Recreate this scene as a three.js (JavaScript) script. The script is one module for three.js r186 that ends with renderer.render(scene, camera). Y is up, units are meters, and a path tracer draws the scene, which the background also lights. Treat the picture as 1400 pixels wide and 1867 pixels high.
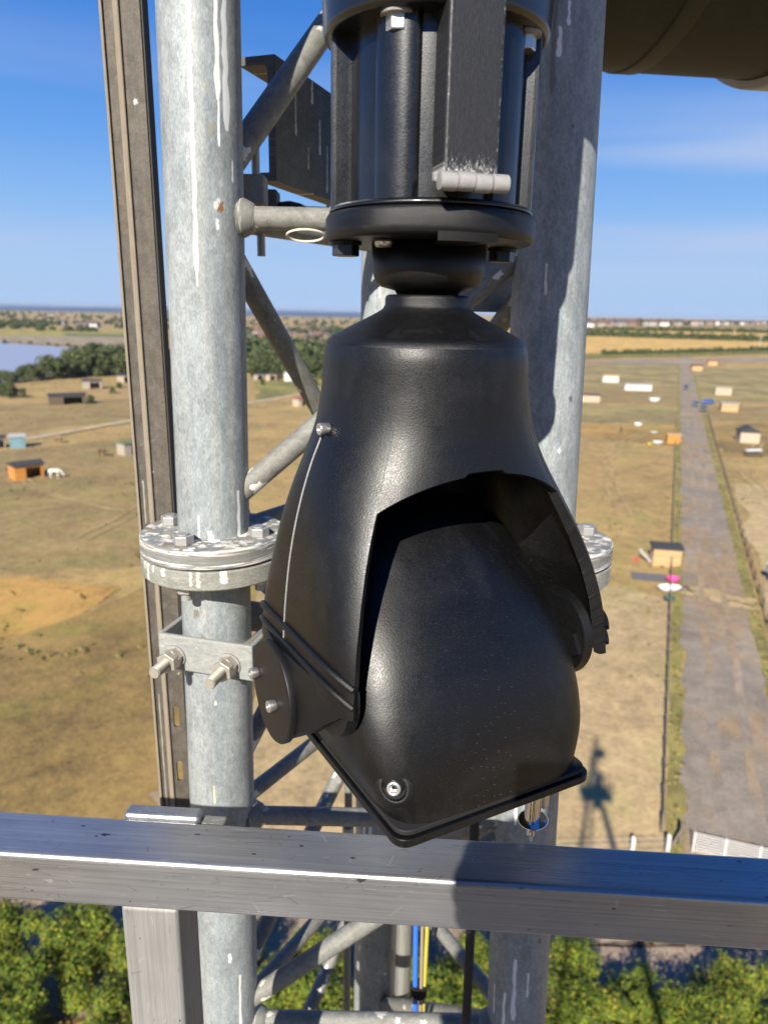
import * as THREE from 'three';
import { mergeGeometries, toCreasedNormals } from 'three/addons/utils/BufferGeometryUtils.js';
import { RoundedBoxGeometry } from 'three/addons/geometries/RoundedBoxGeometry.js';
import { ConvexGeometry } from 'three/addons/geometries/ConvexGeometry.js';
import { MarchingCubes } from 'three/addons/objects/MarchingCubes.js';

// ---------------------------------------------------------------- camera, sky, sun, exposure
const E = 27;                                   // the lens is 27 m above the fields
const scene = new THREE.Scene();
const camera = new THREE.PerspectiveCamera(69.73, 767 / 1024, 0.02, 60000);
camera.position.set(0, E, 0);
camera.rotation.order = 'YXZ';
camera.rotation.set(-15.2 * Math.PI / 180, 0, 1.15 * Math.PI / 180);
camera.focus = 0.58;
camera.userData.fStop = 8.5;
const renderer = new THREE.WebGLRenderer({ antialias: true });
renderer.setSize(767, 1024);
renderer.toneMapping = THREE.LinearToneMapping;
renderer.toneMappingExposure = 1.9;
renderer.shadowMap.enabled = true;
renderer.shadowMap.type = THREE.PCFSoftShadowMap;

// small seeded noise tools
function rng(seed) { let s = seed >>> 0; return () => { s = (s + 0x6D2B79F5) | 0; let t = Math.imul(s ^ (s >>> 15), 1 | s); t = (t + Math.imul(t ^ (t >>> 7), 61 | t)) ^ t; return ((t ^ (t >>> 14)) >>> 0) / 4294967296; }; }
const hash = (x, y, s) => { let h = Math.imul(x, 374761393) + Math.imul(y, 668265263) + Math.imul(s, 974634777); h = Math.imul(h ^ (h >>> 13), 1274126177); return ((h ^ (h >>> 16)) >>> 0) / 4294967296; };
function vnoise(x, y, p, s) {                   // value noise with period p (tiles)
  const xi = Math.floor(x), yi = Math.floor(y), fx = x - xi, fy = y - yi, u = fx * fx * (3 - 2 * fx), v = fy * fy * (3 - 2 * fy);
  const m = (n) => ((n % p) + p) % p, a = hash(m(xi), m(yi), s), b = hash(m(xi + 1), m(yi), s), c = hash(m(xi), m(yi + 1), s), d = hash(m(xi + 1), m(yi + 1), s);
  return a + (b - a) * u + (c - a) * v + (a - b - c + d) * u * v;
}
function fbm(u, v, p, oct, s) { let t = 0, a = 0.5, n = 0; for (let i = 0; i < oct; i++) { t += a * vnoise(u * p, v * p, p, s + i); n += a; a *= 0.55; p *= 2; } return t / n; }
const sstep = (a, b, x) => { const t = Math.min(1, Math.max(0, (x - a) / (b - a))); return t * t * (3 - 2 * t); };
const mix = (a, b, t) => a + (b - a) * t;

// clear summer sky: pale at the horizon, deep blue above, faint high haze streaks
{
  const W = 1024, Hh = 512, d = new Float32Array(W * Hh * 4);
  const stops = [[-90, .30, .27, .20], [-1.5, .33, .34, .34], [0, .40, .555, .80], [3, .385, .56, .83], [7, .25, .47, .84], [11, .145, .365, .80], [16, .075, .26, .72], [22, .040, .19, .61], [35, .022, .125, .46], [60, .014, .085, .33], [90, .010, .066, .27]];
  for (let j = 0; j < Hh; j++) {
    const el = ((j + 0.5) / Hh - 0.5) * 180;
    let k = 0; while (k < stops.length - 2 && el > stops[k + 1][0]) k++;
    const A = stops[k], B = stops[k + 1], t = Math.min(1, Math.max(0, (el - A[0]) / (B[0] - A[0])));
    for (let i = 0; i < W; i++) {
      const n = fbm(i / W, j / Hh * 3.0, 16, 4, 5), n2 = fbm(i / W, j / Hh * 8, 6, 4, 9);
      const c = el > 0 ? 0.75 * sstep(0.42, 0.72, n2) * sstep(1.5, 5, el) * (1 - sstep(9, 19, el)) * (0.5 + n) : 0;
      const o = 4 * (j * W + i), w = [0.47, 0.57, 0.80];
      for (let q = 0; q < 3; q++) d[o + q] = mix(mix(A[q + 1], B[q + 1], t), w[q], c) * 0.56;
      d[o + 3] = 1;
    }
  }
  const tx = new THREE.DataTexture(d, W, Hh, THREE.RGBAFormat, THREE.FloatType);
  tx.mapping = THREE.EquirectangularReflectionMapping; tx.magFilter = tx.minFilter = THREE.LinearFilter; tx.needsUpdate = true;
  scene.background = tx; scene.environment = tx;
}
const sun = new THREE.DirectionalLight(new THREE.Color(1.0, 0.93, 0.82), 5.0);
const sunDir = new THREE.Vector3(-0.270, 0.545, 0.794).normalize();
sun.position.set(0, E, 0).addScaledVector(sunDir, 120);
sun.target.position.set(0, E, 0); scene.add(sun, sun.target);
sun.castShadow = true; sun.shadow.mapSize.set(4096, 4096);
Object.assign(sun.shadow.camera, { left: -60, right: 60, top: 60, bottom: -60, near: 1, far: 400 });
sun.shadow.radius = 1;
scene.fog = new THREE.FogExp2(new THREE.Color(0.62, 0.76, 1.0), 0.00005);

// ---------------------------------------------------------------- helpers
const V = (x, y, z) => new THREE.Vector3(x, y, z);
const lin = (r, g, b) => new THREE.Color().setRGB(r, g, b);
const used = {};
function numbered(n) { const k = used[n] = (used[n] ?? -1) + 1; return k ? `${n}_${String(k).padStart(3, '0')}` : n; }
function thing(name, label, category, pos = [0, 0, 0], turn = 0, group) {
  const o = new THREE.Group(); o.name = numbered(name); scene.add(o);
  o.position.set(...pos); o.rotation.y = turn; o.userData = { label, category }; if (group) o.userData.group = group;
  return o;
}
function part(parent, name, geo, mat, label) {           // geometry in the parent's own frame
  if (Array.isArray(geo)) geo = mergeGeometries(geo.map((g) => { const q = g.index ? g.toNonIndexed() : g; for (const k of Object.keys(q.attributes)) if (!['position', 'normal', 'uv'].includes(k)) q.deleteAttribute(k); return q; }));
  const m = new THREE.Mesh(geo, mat); m.name = name; parent.add(m); if (label) m.userData.label = label; return m;
}
function single(name, geo, mat, label, category, pos = [0, 0, 0], turn = 0, group) {
  const m = new THREE.Mesh(geo, mat); m.name = numbered(name); scene.add(m); m.position.set(...pos); m.rotation.y = turn;
  m.userData = { label, category }; if (group) m.userData.group = group; return m;
}
function struct(name, geo, mat, kind = 'structure') { const m = new THREE.Mesh(geo, mat); m.name = numbered(name); m.userData = { kind }; scene.add(m); return m; }
function dup(o, pos, turn, label, group) { const c = o.clone(); c.name = numbered(o.name.replace(/_\d{3}$/, '')); scene.add(c); c.position.set(...pos); c.rotation.y = turn; c.userData = { ...o.userData, label: label ?? o.userData.label }; if (group) c.userData.group = group; return c; }
const box = (w, h, d, x = 0, y = 0, z = 0) => new THREE.BoxGeometry(w, h, d).translate(x, y, z);
const rbox = (w, h, d, r, x = 0, y = 0, z = 0) => new RoundedBoxGeometry(w, h, d, 3, r).translate(x, y, z);
const cyl = (r0, r1, h, x = 0, y = 0, z = 0, seg = 32) => new THREE.CylinderGeometry(r1, r0, h, seg).translate(x, y, z);   // r0 below, r1 above
function bar(a, b, r, seg = 14, r2 = r) {                 // round bar from a to b
  const d = b.clone().sub(a), L = d.length(), g = new THREE.CylinderGeometry(r2, r, L, seg, 1);
  g.applyQuaternion(new THREE.Quaternion().setFromUnitVectors(V(0, 1, 0), d.normalize()));
  return g.translate((a.x + b.x) / 2, (a.y + b.y) / 2, (a.z + b.z) / 2);
}
const tube = (pts, r, n = 40, seg = 10) => new THREE.TubeGeometry(new THREE.CatmullRomCurve3(pts), n, r, seg);
const lathe = (pts, seg = 96) => new THREE.LatheGeometry(pts.map(([x, y]) => new THREE.Vector2(x, y)), seg);
const hex = (r, h, x = 0, y = 0, z = 0) => { const s = new THREE.Shape(); for (let i = 0; i < 6; i++) { const a = i * Math.PI / 3; s[i ? 'lineTo' : 'moveTo'](r * Math.cos(a), r * Math.sin(a)); } s.closePath(); return new THREE.ExtrudeGeometry(s, { depth: h, bevelEnabled: true, bevelSize: r * 0.07, bevelThickness: h * 0.12, bevelSegments: 2 }).rotateX(-Math.PI / 2).translate(x, y - h / 2, z); };
function dataTex(n, fn, srgb, rx = 1, ry = rx) {           // fn(u, v) -> [r, g, b] 0..1
  const d = new Uint8Array(n * n * 4);
  for (let j = 0; j < n; j++) for (let i = 0; i < n; i++) { const c = fn(i / n, j / n), o = 4 * (j * n + i); d[o] = 255 * Math.min(1, Math.max(0, c[0])); d[o + 1] = 255 * Math.min(1, Math.max(0, c[1])); d[o + 2] = 255 * Math.min(1, Math.max(0, c[2])); d[o + 3] = 255; }
  const t = new THREE.DataTexture(d, n, n); t.wrapS = t.wrapT = THREE.RepeatWrapping; t.magFilter = THREE.LinearFilter; t.minFilter = THREE.LinearMipmapLinearFilter; t.generateMipmaps = true;
  if (srgb) t.colorSpace = THREE.SRGBColorSpace; t.repeat.set(rx, ry); t.needsUpdate = true; return t;
}
const rep = (t, x, y = x) => { const c = t.clone(); c.repeat.set(x, y); c.needsUpdate = true; return c; };
function canvas(w, h, draw, srgb = true) {
  const c = document.createElement('canvas'); c.width = w; c.height = h; const x = c.getContext('2d'); draw(x, w, h);
  const t = new THREE.CanvasTexture(c); if (srgb) t.colorSpace = THREE.SRGBColorSpace; t.wrapS = t.wrapT = THREE.RepeatWrapping; t.anisotropy = 8; return t;
}
const std = (o) => new THREE.MeshStandardMaterial(o), phys = (o) => new THREE.MeshPhysicalMaterial(o);

// ---------------------------------------------------------------- shared materials
const grainB = dataTex(256, (u, v) => { const n = 0.8 * vnoise(u * 128, v * 128, 128, 3) + 0.2 * vnoise(u * 64, v * 64, 64, 8); return [n, n, n]; });
const scuffR = dataTex(512, (u, v) => { const n = fbm(u, v, 8, 5, 21), s = vnoise(u * 256, v * 256, 256, 33); const g = 0.80 + 0.25 * (n - 0.5) + 0.35 * (s - 0.5); return [g, g, g]; });
const dustC = dataTex(1024, (u, v) => {                    // black coat with pale dust specks
  const n = fbm(u, v, 10, 4, 41), s = hash(Math.floor(u * 1024), Math.floor(v * 1024), 77); const sp = s > 0.99875 ? 0.55 : 0, b = 0.90 + 0.9 * sstep(.52, .75, fbm(u, v, 6, 5, 55)) + 0.2 * (n - 0.5);
  return [0.036 * b + sp, 0.037 * b + sp, 0.041 * b + sp * 0.97];
}, true);
const M = {};
M.coat = phys({ color: 0xffffff, map: rep(dustC, 7), roughness: 0.53, ior: 1.47, roughnessMap: rep(scuffR, 10), bumpMap: rep(grainB, 15), bumpScale: 0.00007, metalness: 0.0 });
M.gloss = phys({ color: 0xffffff, map: rep(dustC, 9), roughness: 0.42, roughnessMap: rep(scuffR, 8), clearcoat: 0.5, clearcoatRoughness: 0.16, bumpMap: rep(grainB, 14), bumpScale: 0.00003 });
M.blackMatt = std({ color: lin(.004, .004, .0045), roughness: 0.5 });
M.boltDark = std({ color: lin(.05, .055, .06), roughness: .3, metalness: .6 });
M.rubber = std({ color: lin(.01, .01, .011), roughness: 0.7 });
M.steel = std({ color: lin(.62, .61, .58), roughness: 0.36, metalness: 0.85, roughnessMap: rep(scuffR, 6) });
M.zinc = std({ color: lin(.38, .375, .36), roughness: 0.5, metalness: 0.55, bumpMap: rep(grainB, 4), bumpScale: 0.0002 });
M.chrome = std({ color: lin(.75, .75, .76), roughness: 0.12, metalness: 1 });
M.dark = std({ color: lin(.004, .004, .004), roughness: 0.9 });
M.thread = std({ color: lin(.42, .39, .33), roughness: 0.5, metalness: 0.6 });

// galvanised steel with bird droppings, as canvases (v runs along the tube)
function drip(x, cx, y0, y1, w, seed, col = '#eef0ec') {    // a run of dropping with an uneven outline and a bead at its foot
  const r = rng(seed); x.fillStyle = col; x.globalAlpha = 0.92; x.beginPath(); const n = Math.max(6, Math.round((y1 - y0) / 10)), L = [], R = [];
  for (let i = 0; i <= n; i++) { const t = i / n, y = y0 + (y1 - y0) * t, ww = w * (0.38 + 0.35 * r() + 0.5 * Math.pow(t, 5)) * (t > 0.985 ? 0.4 : 1), dx = (r() - 0.5) * w * 0.25; L.push([cx + dx - ww / 2, y]); R.push([cx + dx + ww / 2, y]); }
  L.forEach((p, i) => x[i ? 'lineTo' : 'moveTo'](...p)); R.reverse().forEach((p) => x.lineTo(...p)); x.closePath(); x.fill(); x.globalAlpha = 1;
}
function splat(x, cx, cy, r0, seed, col) {
  const r = rng(seed); x.fillStyle = col; x.globalAlpha = 0.55 + 0.4 * r(); x.beginPath(); const n = 18;
  for (let i = 0; i < n; i++) { const a = i / n * 6.283, q = r0 * (0.45 + 0.75 * r()); x[i ? 'lineTo' : 'moveTo'](cx + q * Math.cos(a), cy + q * Math.sin(a) * 0.8); }
  x.closePath(); x.fill(); x.globalAlpha = 1;
}
function galvBase(x, w, h, seed, c = [137, 143, 144], spread = 34) {
  const im = x.createImageData(w, h), r = rng(seed);
  for (let j = 0; j < h; j++) for (let i = 0; i < w; i++) {
    const u = i / w, v = j / h, n = fbm(u, v * h / w, 12, 5, seed), st = fbm(u, v * 0.25, 48, 3, seed + 7), f = vnoise(u * 256, v * 256 * h / w, 256, seed + 3);
    let s1 = 9, sc = 0; { const q = 9, cx = Math.floor(i / q), cy = Math.floor(j / q); for (let b = -1; b < 2; b++) for (let a = -1; a < 2; a++) { const X = cx + a, Y = cy + b, dx = i / q - X - hash(X, Y, seed + 1), dy = j / q - Y - hash(X, Y, seed + 2), d2 = dx * dx + dy * dy; if (d2 < s1) { s1 = d2; sc = hash(X, Y, seed + 4); } } }
    const g = spread * (0.42 * (sc - 0.5) + 1.1 * (n - 0.5) + 0.35 * (st - 0.5) + 0.8 * (f - 0.5)), o = 4 * (j * w + i), wm = 8 * (st - 0.5);
    im.data[o] = c[0] + g + wm; im.data[o + 1] = c[1] + g; im.data[o + 2] = c[2] + g - wm; im.data[o + 3] = 255;
  }
  x.putImageData(im, 0, 0);
  x.strokeStyle = '#c9ccc9'; x.lineWidth = 1; for (let k = 0; k < 60; k++) { x.globalAlpha = 0.25 * r(); const X = r() * w, Y = r() * h, a = (r() - 0.5) * 2.6; x.beginPath(); x.moveTo(X, Y); x.lineTo(X + 26 * Math.cos(a), Y + 26 * Math.sin(a)); x.stroke(); }
  x.globalAlpha = 1; for (let k = 0; k < 40; k++) splat(x, r() * w, r() * h, 1 + 3 * r() * r(), seed + k, r() > 0.5 ? '#5d574c' : '#e4e5e0');
}
const galv = (map, o = {}) => std({ color: 0xffffff, map, metalness: 0.10, roughness: 0.68, roughnessMap: rep(scuffR, 2, 8), bumpMap: rep(grainB, 6, 30), bumpScale: 0.0002, ...o });
const legTexL = canvas(512, 2048, (x, w, h) => {            // near part of the left leg: 2.2 m long
  galvBase(x, w, h, 11); const Y = (hh) => h * (0.75 - hh) / 2.2;
  drip(x, w * .500, Y(.75), Y(.022), 9, 3, '#f3f3ee'); drip(x, w * .600, Y(.6), Y(.19), 12, 5, '#e4e6e4'); drip(x, w * .635, Y(.6), Y(.165), 17, 6, '#d8dbdc'); drip(x, w * .602, Y(.19), Y(.15), 8, 8, '#eceee9'); drip(x, w * .66, Y(.14), Y(.12), 7, 9);
  drip(x, w * .585, Y(.085), Y(.075), 10, 12); splat(x, w * .59, Y(.098), 9, 13, '#d6d6cf'); splat(x, w * .602, Y(.096), 8, 14, '#7a4a22'); splat(x, w * .57, Y(.165), 9, 15, '#8a8674'); splat(x, w * .56, Y(.2), 6, 16, '#8f8d80');
  drip(x, w * .47, Y(-.215), Y(-.24), 7, 20); drip(x, w * .655, Y(-.19), Y(-.25), 15, 21); drip(x, w * .52, Y(-.232), Y(-.25), 20, 22); drip(x, w * .6, Y(-.84), Y(-.93), 10, 25); drip(x, w * .55, Y(-.80), Y(-.815), 12, 26); drip(x, w * .5, Y(-.55), Y(-.575), 7, 27, '#c9c4a4');
  splat(x, w * .44, Y(-.33), 8, 31, '#6d6a5c'); splat(x, w * .47, Y(-.36), 9, 32, '#6f6c5f'); splat(x, w * .52, Y(-.44), 4, 33, '#e8e6dc');
});
const legTexR = canvas(512, 2048, (x, w, h) => {
  galvBase(x, w, h, 29); const Y = (hh) => h * (0.75 - hh) / 2.2, r = rng(9);
  for (const [u, a, b, ww, c] of [[.40, .40, .24, 16, '#7b7a76'], [.44, .36, .20, 14, '#77756f'], [.46, .255, .23, 13, '#eceef0'], [.36, .18, .13, 12, '#6e6f72'], [.365, .135, .115, 14, '#dfe4ea'], [.49, .275, .255, 10, '#eef0f2'], [.45, .05, .02, 9, '#e6dccb'], [.40, -.86, -.93, 13, '#e9ebeb'], [.45, -.80, -.9, 16, '#dfe2e4'], [.33, -.86, -.91, 10, '#e2e4e4'], [.52, -.82, -.86, 9, '#e8e8e4'], [.42, -.54, -.6, 12, '#e9ebee'], [.5, -.58, -.62, 9, '#e0e2e4']]) drip(x, w * u, Y(a), Y(b), ww, Math.round(u * 1000 + a * 77), c);
  for (let k = 0; k < 34; k++) splat(x, w * (.25 + .4 * r()), h * r(), 2 + 6 * r() * r(), 60 + k, r() > .45 ? '#55524c' : '#dfe2e4');
});
const braceTex = canvas(256, 1024, (x, w, h) => { galvBase(x, w, h, 47, [122, 122, 116], 30); const r = rng(3); for (let k = 0; k < 34; k++) { splat(x, w * r(), h * r(), 10 + 30 * r() * r(), 90 + k, r() > .35 ? '#e6e4dc' : '#b9b2a2'); } });
const flangeTex = canvas(1024, 1024, (x, w, h) => {         // seen from above, planar
  galvBase(x, w, h, 53, [128, 129, 125], 44); const r = rng(17);
  for (let k = 0; k < 280; k++) { const a = r() * 6.283, q = w * (0.22 + 0.28 * r()); splat(x, w / 2 + q * Math.cos(a), h / 2 + q * Math.sin(a), 16 + 62 * r() * r(), 700 + k, ['#eceae4', '#f4f3f0', '#d5d0c4', '#e9e5dc', '#f1efe9', '#a39a8b', '#8d6a46', '#d9cdd0', '#6d6f71'][Math.floor(r() * 9)]); }
});
const flangeEdge = canvas(1024, 128, (x, w, h) => { galvBase(x, w, h, 59, [138, 138, 130], 36); for (let k = 0; k < 26; k++) { const r = rng(800 + k); drip(x, w * r(), 0, h * (0.3 + 0.6 * r()), 8 + 16 * r(), 820 + k, r() > .4 ? '#eceae4' : '#cfcabd'); } });
M.legL = galv(legTexL); M.legR = galv(legTexR); M.brace = galv(braceTex, { roughness: 0.6 }); M.flangeTop = galv(flangeTex, { roughness: 0.7, roughnessMap: null }); M.flangeEdge = galv(flangeEdge, { roughness: 0.65, roughnessMap: null });
M.galvPlain = galv(canvas(256, 256, (x, w, h) => galvBase(x, w, h, 61, [146, 148, 144], 28)), { roughnessMap: null });
const G = {patches: [['long_grass','gold',[[-42.2,-70.1],[-31.8,-70.5],[-25.5,-67.7],[-31.6,-50.9]]],['near_field','olive',[[-35.0,-47.1],[-6.4,-103.1],[-0.7,-29.6],[-22.8,-28.4]]],['bare_paddock','sand',[[-14.4,-79.9],[29.8,-68.9],[15.0,-29.4],[-7.4,-28.8]]],['mid_field','straw',[[-77.3,-133.6],[-45.7,-163.0],[-22.0,-75.7],[-42.8,-71.1]]],['upper_field','straw',[[-113.8,-199.5],[-65.4,-235.5],[-55.0,-197.1],[-85.0,-147.6]]],['green_strip','moss',[[-72.5,-159.7],[-56.2,-201.5],[-54.7,-196.2],[-70.4,-154.8]]],['paddock_strip','olive2',[[106.7,-435.4],[179.4,-459.9],[123.0,-311.8],[72.9,-294.4]]],['paddock_strip','straw',[[72.3,-292.0],[121.1,-306.8],[96.5,-242.3],[58.8,-235.9]]],['paddock_strip','olive2',[[58.1,-232.8],[94.1,-235.9],[77.6,-192.3],[49.1,-195.3]]],['paddock_strip','gold2',[[48.1,-191.2],[76.3,-189.2],[64.5,-158.3],[43.7,-172.7]]],['paddock_strip','olive2',[[170.5,-418.1],[244.8,-443.4],[140.7,-251.1],[107.2,-253.4]]],['paddock_strip','straw',[[100.5,-234.1],[134.5,-239.7],[117.4,-208.2],[87.9,-200.7]]],['paddock_strip','olive',[[86.3,-193.4],[114.2,-202.3],[84.7,-147.9],[69.4,-148.0]]],['paddock_strip','sand',[[58.9,-121.1],[74.6,-122.4],[39.7,-47.4],[33.0,-55.8]]],['lawn_strip','moss',[[-50.8,-290.9],[-23.5,-304.6],[-20.2,-261.5],[-40.0,-227.9]]]],
  far: [['wheat_field','wheat',[[152.7,-717.5],[360.2,-696.4],[300.3,-578.3],[110.1,-512.6]]],['wheat_field','wheat',[[174.6,-822.9],[410.6,-795.8],[381.5,-738.5],[162.0,-762.0]]],['stubble_field','straw',[[201.1,-949.7],[884.8,-1720.1],[432.5,-839.1],[181.8,-857.2]]],['verge_strip','moss',[[108.4,-504.4],[289.6,-557.2],[277.1,-532.7],[103.3,-480.3]]],['marsh','marsh',[[-467.6,-839.8],[-297.7,-878.9],[-251.7,-742.2],[-335.7,-601.0]]],['marsh','moss2',[[-326.4,-765.6],[-224.6,-760.1],[-175.8,-593.8],[-272.3,-637.7]]],['mud_flat','mud',[[-348.7,-678.3],[-233.6,-688.4],[-163.3,-479.4],[-292.1,-567.1]]],['wheat_field','wheat',[[-106.4,-676.2],[-57.6,-745.3],[-50.7,-655.7],[-93.3,-592.0]]]],
  water: [[-138.0,-225.3],[-135.2,-283.9],[-144.0,-346.4],[-149.2,-398.5],[-168.1,-445.4],[-215.1,-502.4],[-276.5,-544.2],[-340.5,-652.8],[-491.3,-818.1]],
  roadcross: [[65.1,-457.6],[296.1,-511.4],[280.0,-482.9],[60.1,-421.6]],
  track: [[-76.3,-147.9],[-68.9,-165.7],[-62.3,-181.5],[-56.2,-195.9],[-38.9,-223.7],[-22.1,-261.1]],
  tree_row: [[-138.9,-267.2],[-136.0,-265.7],[-133.2,-264.4],[-136.1,-274.9],[-133.1,-273.3],[-130.3,-272.0],[-133.1,-283.0],[-130.1,-281.3],[-127.2,-279.9],[-130.0,-291.7],[-126.9,-290.0],[-123.9,-288.5],[-126.7,-300.8],[-123.6,-299.2],[-120.5,-297.4],[-122.1,-307.8],[-117.9,-303.5],[-113.8,-298.9],[-115.2,-309.6],[-111.1,-304.9],[-107.1,-300.6],[-108.3,-311.2],[-104.3,-306.8],[-100.3,-302.1],[-101.3,-313.0],[-97.3,-308.2],[-93.4,-303.8],[-94.1,-314.7],[-90.3,-310.1],[-86.5,-305.5],[-87.0,-316.5]],
  tree_mid: [[-53.3,-302.8],[-54.8,-321.5],[-56.5,-342.9],[-48.5,-303.9],[-49.7,-322.8],[-51.1,-344.3],[-43.6,-305.1],[-44.5,-324.1],[-45.5,-345.6],[-38.7,-306.3],[-39.3,-325.3],[-40.0,-347.2],[-33.7,-307.4],[-34.0,-326.7],[-34.4,-348.6],[-28.7,-308.4],[-28.7,-328.0],[-28.7,-350.0]],
  town_r: [[212.7,-869.8],[222.3,-885.3],[232.4,-901.8],[232.6,-879.6],[242.6,-895.2],[253.1,-911.8],[252.8,-889.3],[263.4,-905.7],[284.8,-957.7],[273.4,-898.8],[291.8,-939.0],[323.9,-1021.0],[298.8,-922.0],[330.6,-1000.1],[368.6,-1093.4],[337.1,-980.2],[375.0,-1069.9],[420.2,-1177.2],[381.1,-1047.7],[425.8,-1149.9],[480.1,-1274.1],[431.2,-1123.9],[484.7,-1242.4],[551.3,-1389.8],[489.1,-1212.2],[554.2,-1351.7],[636.3,-1527.8],[556.9,-1315.5],[637.0,-1482.1],[739.7,-1695.2],[637.5,-1438.7],[737.0,-1639.0],[868.9,-1904.8],[734.7,-1587.1],[861.0,-1834.1],[1034.1,-2172.7],[853.8,-1768.6],[1018.4,-2081.7],[1253.1,-2527.7],[1003.8,-1997.5]],
  town_c: [[-189.3,-1093.9],[-97.9,-668.1],[-110.1,-922.1],[-55.5,-599.6],[-123.6,-754.5],[-149.6,-1093.7],[-73.5,-668.0],[-76.7,-922.5],[-88.9,-575.0],[-96.1,-754.1],[-110.0,-1094.0],[-109.7,-637.8],[-125.4,-865.5],[-67.9,-575.0],[-68.8,-754.7],[-164.7,-1015.6],[-86.5,-637.8],[-94.0,-866.0],[-46.9,-574.8],[-109.6,-716.3],[-127.9,-1015.9],[-63.3,-637.9],[-139.0,-815.8],[-79.4,-552.4],[-83.5,-716.3],[-91.0,-1015.8],[-98.3,-610.0],[-109.3,-815.7],[-59.2,-552.2],[-57.4,-715.9]],
  town_l: [[-483.4,-1121.3],[-419.4,-1057.9],[-391.3,-1008.8],[-389.2,-1091.8],[-866.2,-1957.9],[-294.4,-997.9],[-340.9,-843.3]],
  hedge1: [[148.4,-509.5],[289.6,-557.2]],
  hedge2: [[171.0,-729.3],[337.9,-652.5]],
  hedge3: [[197.1,-817.1],[308.8,-815.6],[361.4,-801.4],[400.3,-775.6]]};

// ---------------------------------------------------------------- terrain
function H(x, z) { const r = Math.hypot(x, z); return z < 0 ? 16 * sstep(-.02, .16, x / Math.max(1, -z)) * Math.min(1, Math.max(0, (r - 480) / 470)) : 0; }
const tones = { tan: [.298, .200, .072], olive: [.213, .140, .042], olive2: [.235, .178, .066], sand: [.363, .262, .130], straw: [.228, .160, .060], gold: [.32, .185, .047], gold2: [.28, .172, .048], moss: [.175, .155, .037], moss2: [.12, .12, .036], wheat: [.46, .285, .082], marsh: [.26, .215, .042], mud: [.25, .19, .125], verge: [.20, .165, .048], worn: [.30, .215, .10] };
const grassN = (seed, grit, patchy) => dataTex(1024, (u, v) => {      // multiplies the tone: tufts, worn patches, grit
  const a = fbm(u, v, 5, 5, seed), b = fbm(u, v, 40, 4, seed + 20), c = vnoise(u * 512, v * 512, 512, seed + 40), d = fbm(u, v, 160, 2, seed + 60);
  const k = 0.74 + patchy * (a - 0.5) + 0.45 * (b - 0.5) + grit * (c - 0.5) + 0.35 * (d - 0.5), g = sstep(0.52, 0.72, fbm(u, v, 9, 4, seed + 80)) * 0.16 * patchy;
  return [k * (1 - g), k, k * (1 - g * 1.4)];
});
const turfA = grassN(101, 0.30, 0.55), turfB = grassN(202, 0.35, 0.75), sandT = grassN(303, 0.16, 0.35);
const groundMats = {};
function ground(tone, rough = 1) {
  if (groundMats[tone]) return groundMats[tone];
  const c = tones[tone], t = tone === 'sand' ? sandT : tone === 'tan' || tone === 'straw' || tone === 'wheat' ? turfA : turfB;
  return groundMats[tone] = std({ color: lin(c[0] / .74, c[1] / .74, c[2] / .74), map: t, roughness: rough });
}
const TILE = 46;                                            // metres covered by one turf texture
{
  const pos = [], uv = [], idx = [], NA = 160, rs = [0]; for (let r = 4; r < 24000; r *= (r > 380 && r < 1300) ? 1.025 : 1.09) rs.push(r);
  rs.forEach((r) => { for (let i = 0; i <= NA; i++) { const a = i / NA * Math.PI * 2, x = r * Math.sin(a), z = -r * Math.cos(a); pos.push(x, H(x, z), z); uv.push(x / TILE, z / TILE); } });
  for (let j = 0; j < rs.length - 1; j++) for (let i = 0; i < NA; i++) { const a = j * (NA + 1) + i, b = a + NA + 1; idx.push(a, a + 1, b, a + 1, b + 1, b); }
  const g = new THREE.BufferGeometry(); g.setAttribute('position', new THREE.Float32BufferAttribute(pos, 3)); g.setAttribute('uv', new THREE.Float32BufferAttribute(uv, 2)); g.setIndex(idx); g.computeVertexNormals();
  if (g.attributes.normal.getY(10) < 0) { g.index.array.reverse(); g.computeVertexNormals(); }
  struct('ground', g, ground('tan'));
}
function quadSheet(c, off, n = 14, wob = 0, seed = 1) {     // draped sheet between four corners, edges a little uneven
  const pos = [], uv = [], idx = [];
  for (let j = 0; j <= n; j++) for (let i = 0; i <= n; i++) {
    const u = i / n, v = j / n; let x = mix(mix(c[0][0], c[1][0], u), mix(c[3][0], c[2][0], u), v), z = mix(mix(c[0][1], c[1][1], u), mix(c[3][1], c[2][1], u), v);
    x += wob * (vnoise(u * 7, v * 7, 64, seed) - .5); z += wob * (vnoise(u * 7, v * 7, 64, seed + 3) - .5);
    pos.push(x, H(x, z) + off, z); uv.push(x / TILE * 1.13 + seed * .37, z / TILE * 1.13);
  }
  for (let j = 0; j < n; j++) for (let i = 0; i < n; i++) { const a = j * (n + 1) + i, b = a + n + 1; idx.push(a, b, a + 1, a + 1, b, b + 1); }
  const g = new THREE.BufferGeometry(); g.setAttribute('position', new THREE.Float32BufferAttribute(pos, 3)); g.setAttribute('uv', new THREE.Float32BufferAttribute(uv, 2)); g.setIndex(idx); g.computeVertexNormals(); return g;
}
G.patches.forEach(([n, t, c], i) => struct(n, quadSheet(c, 0.006 + i * 0.005, 18, t === 'sand' || t === 'gold' ? 2.2 : 3, i + 1), ground(t)));
G.far.forEach(([n, t, c], i) => struct(n, quadSheet(c, 0.35 + i * 0.02, 24, 10, i + 40), ground(t)));
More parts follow.
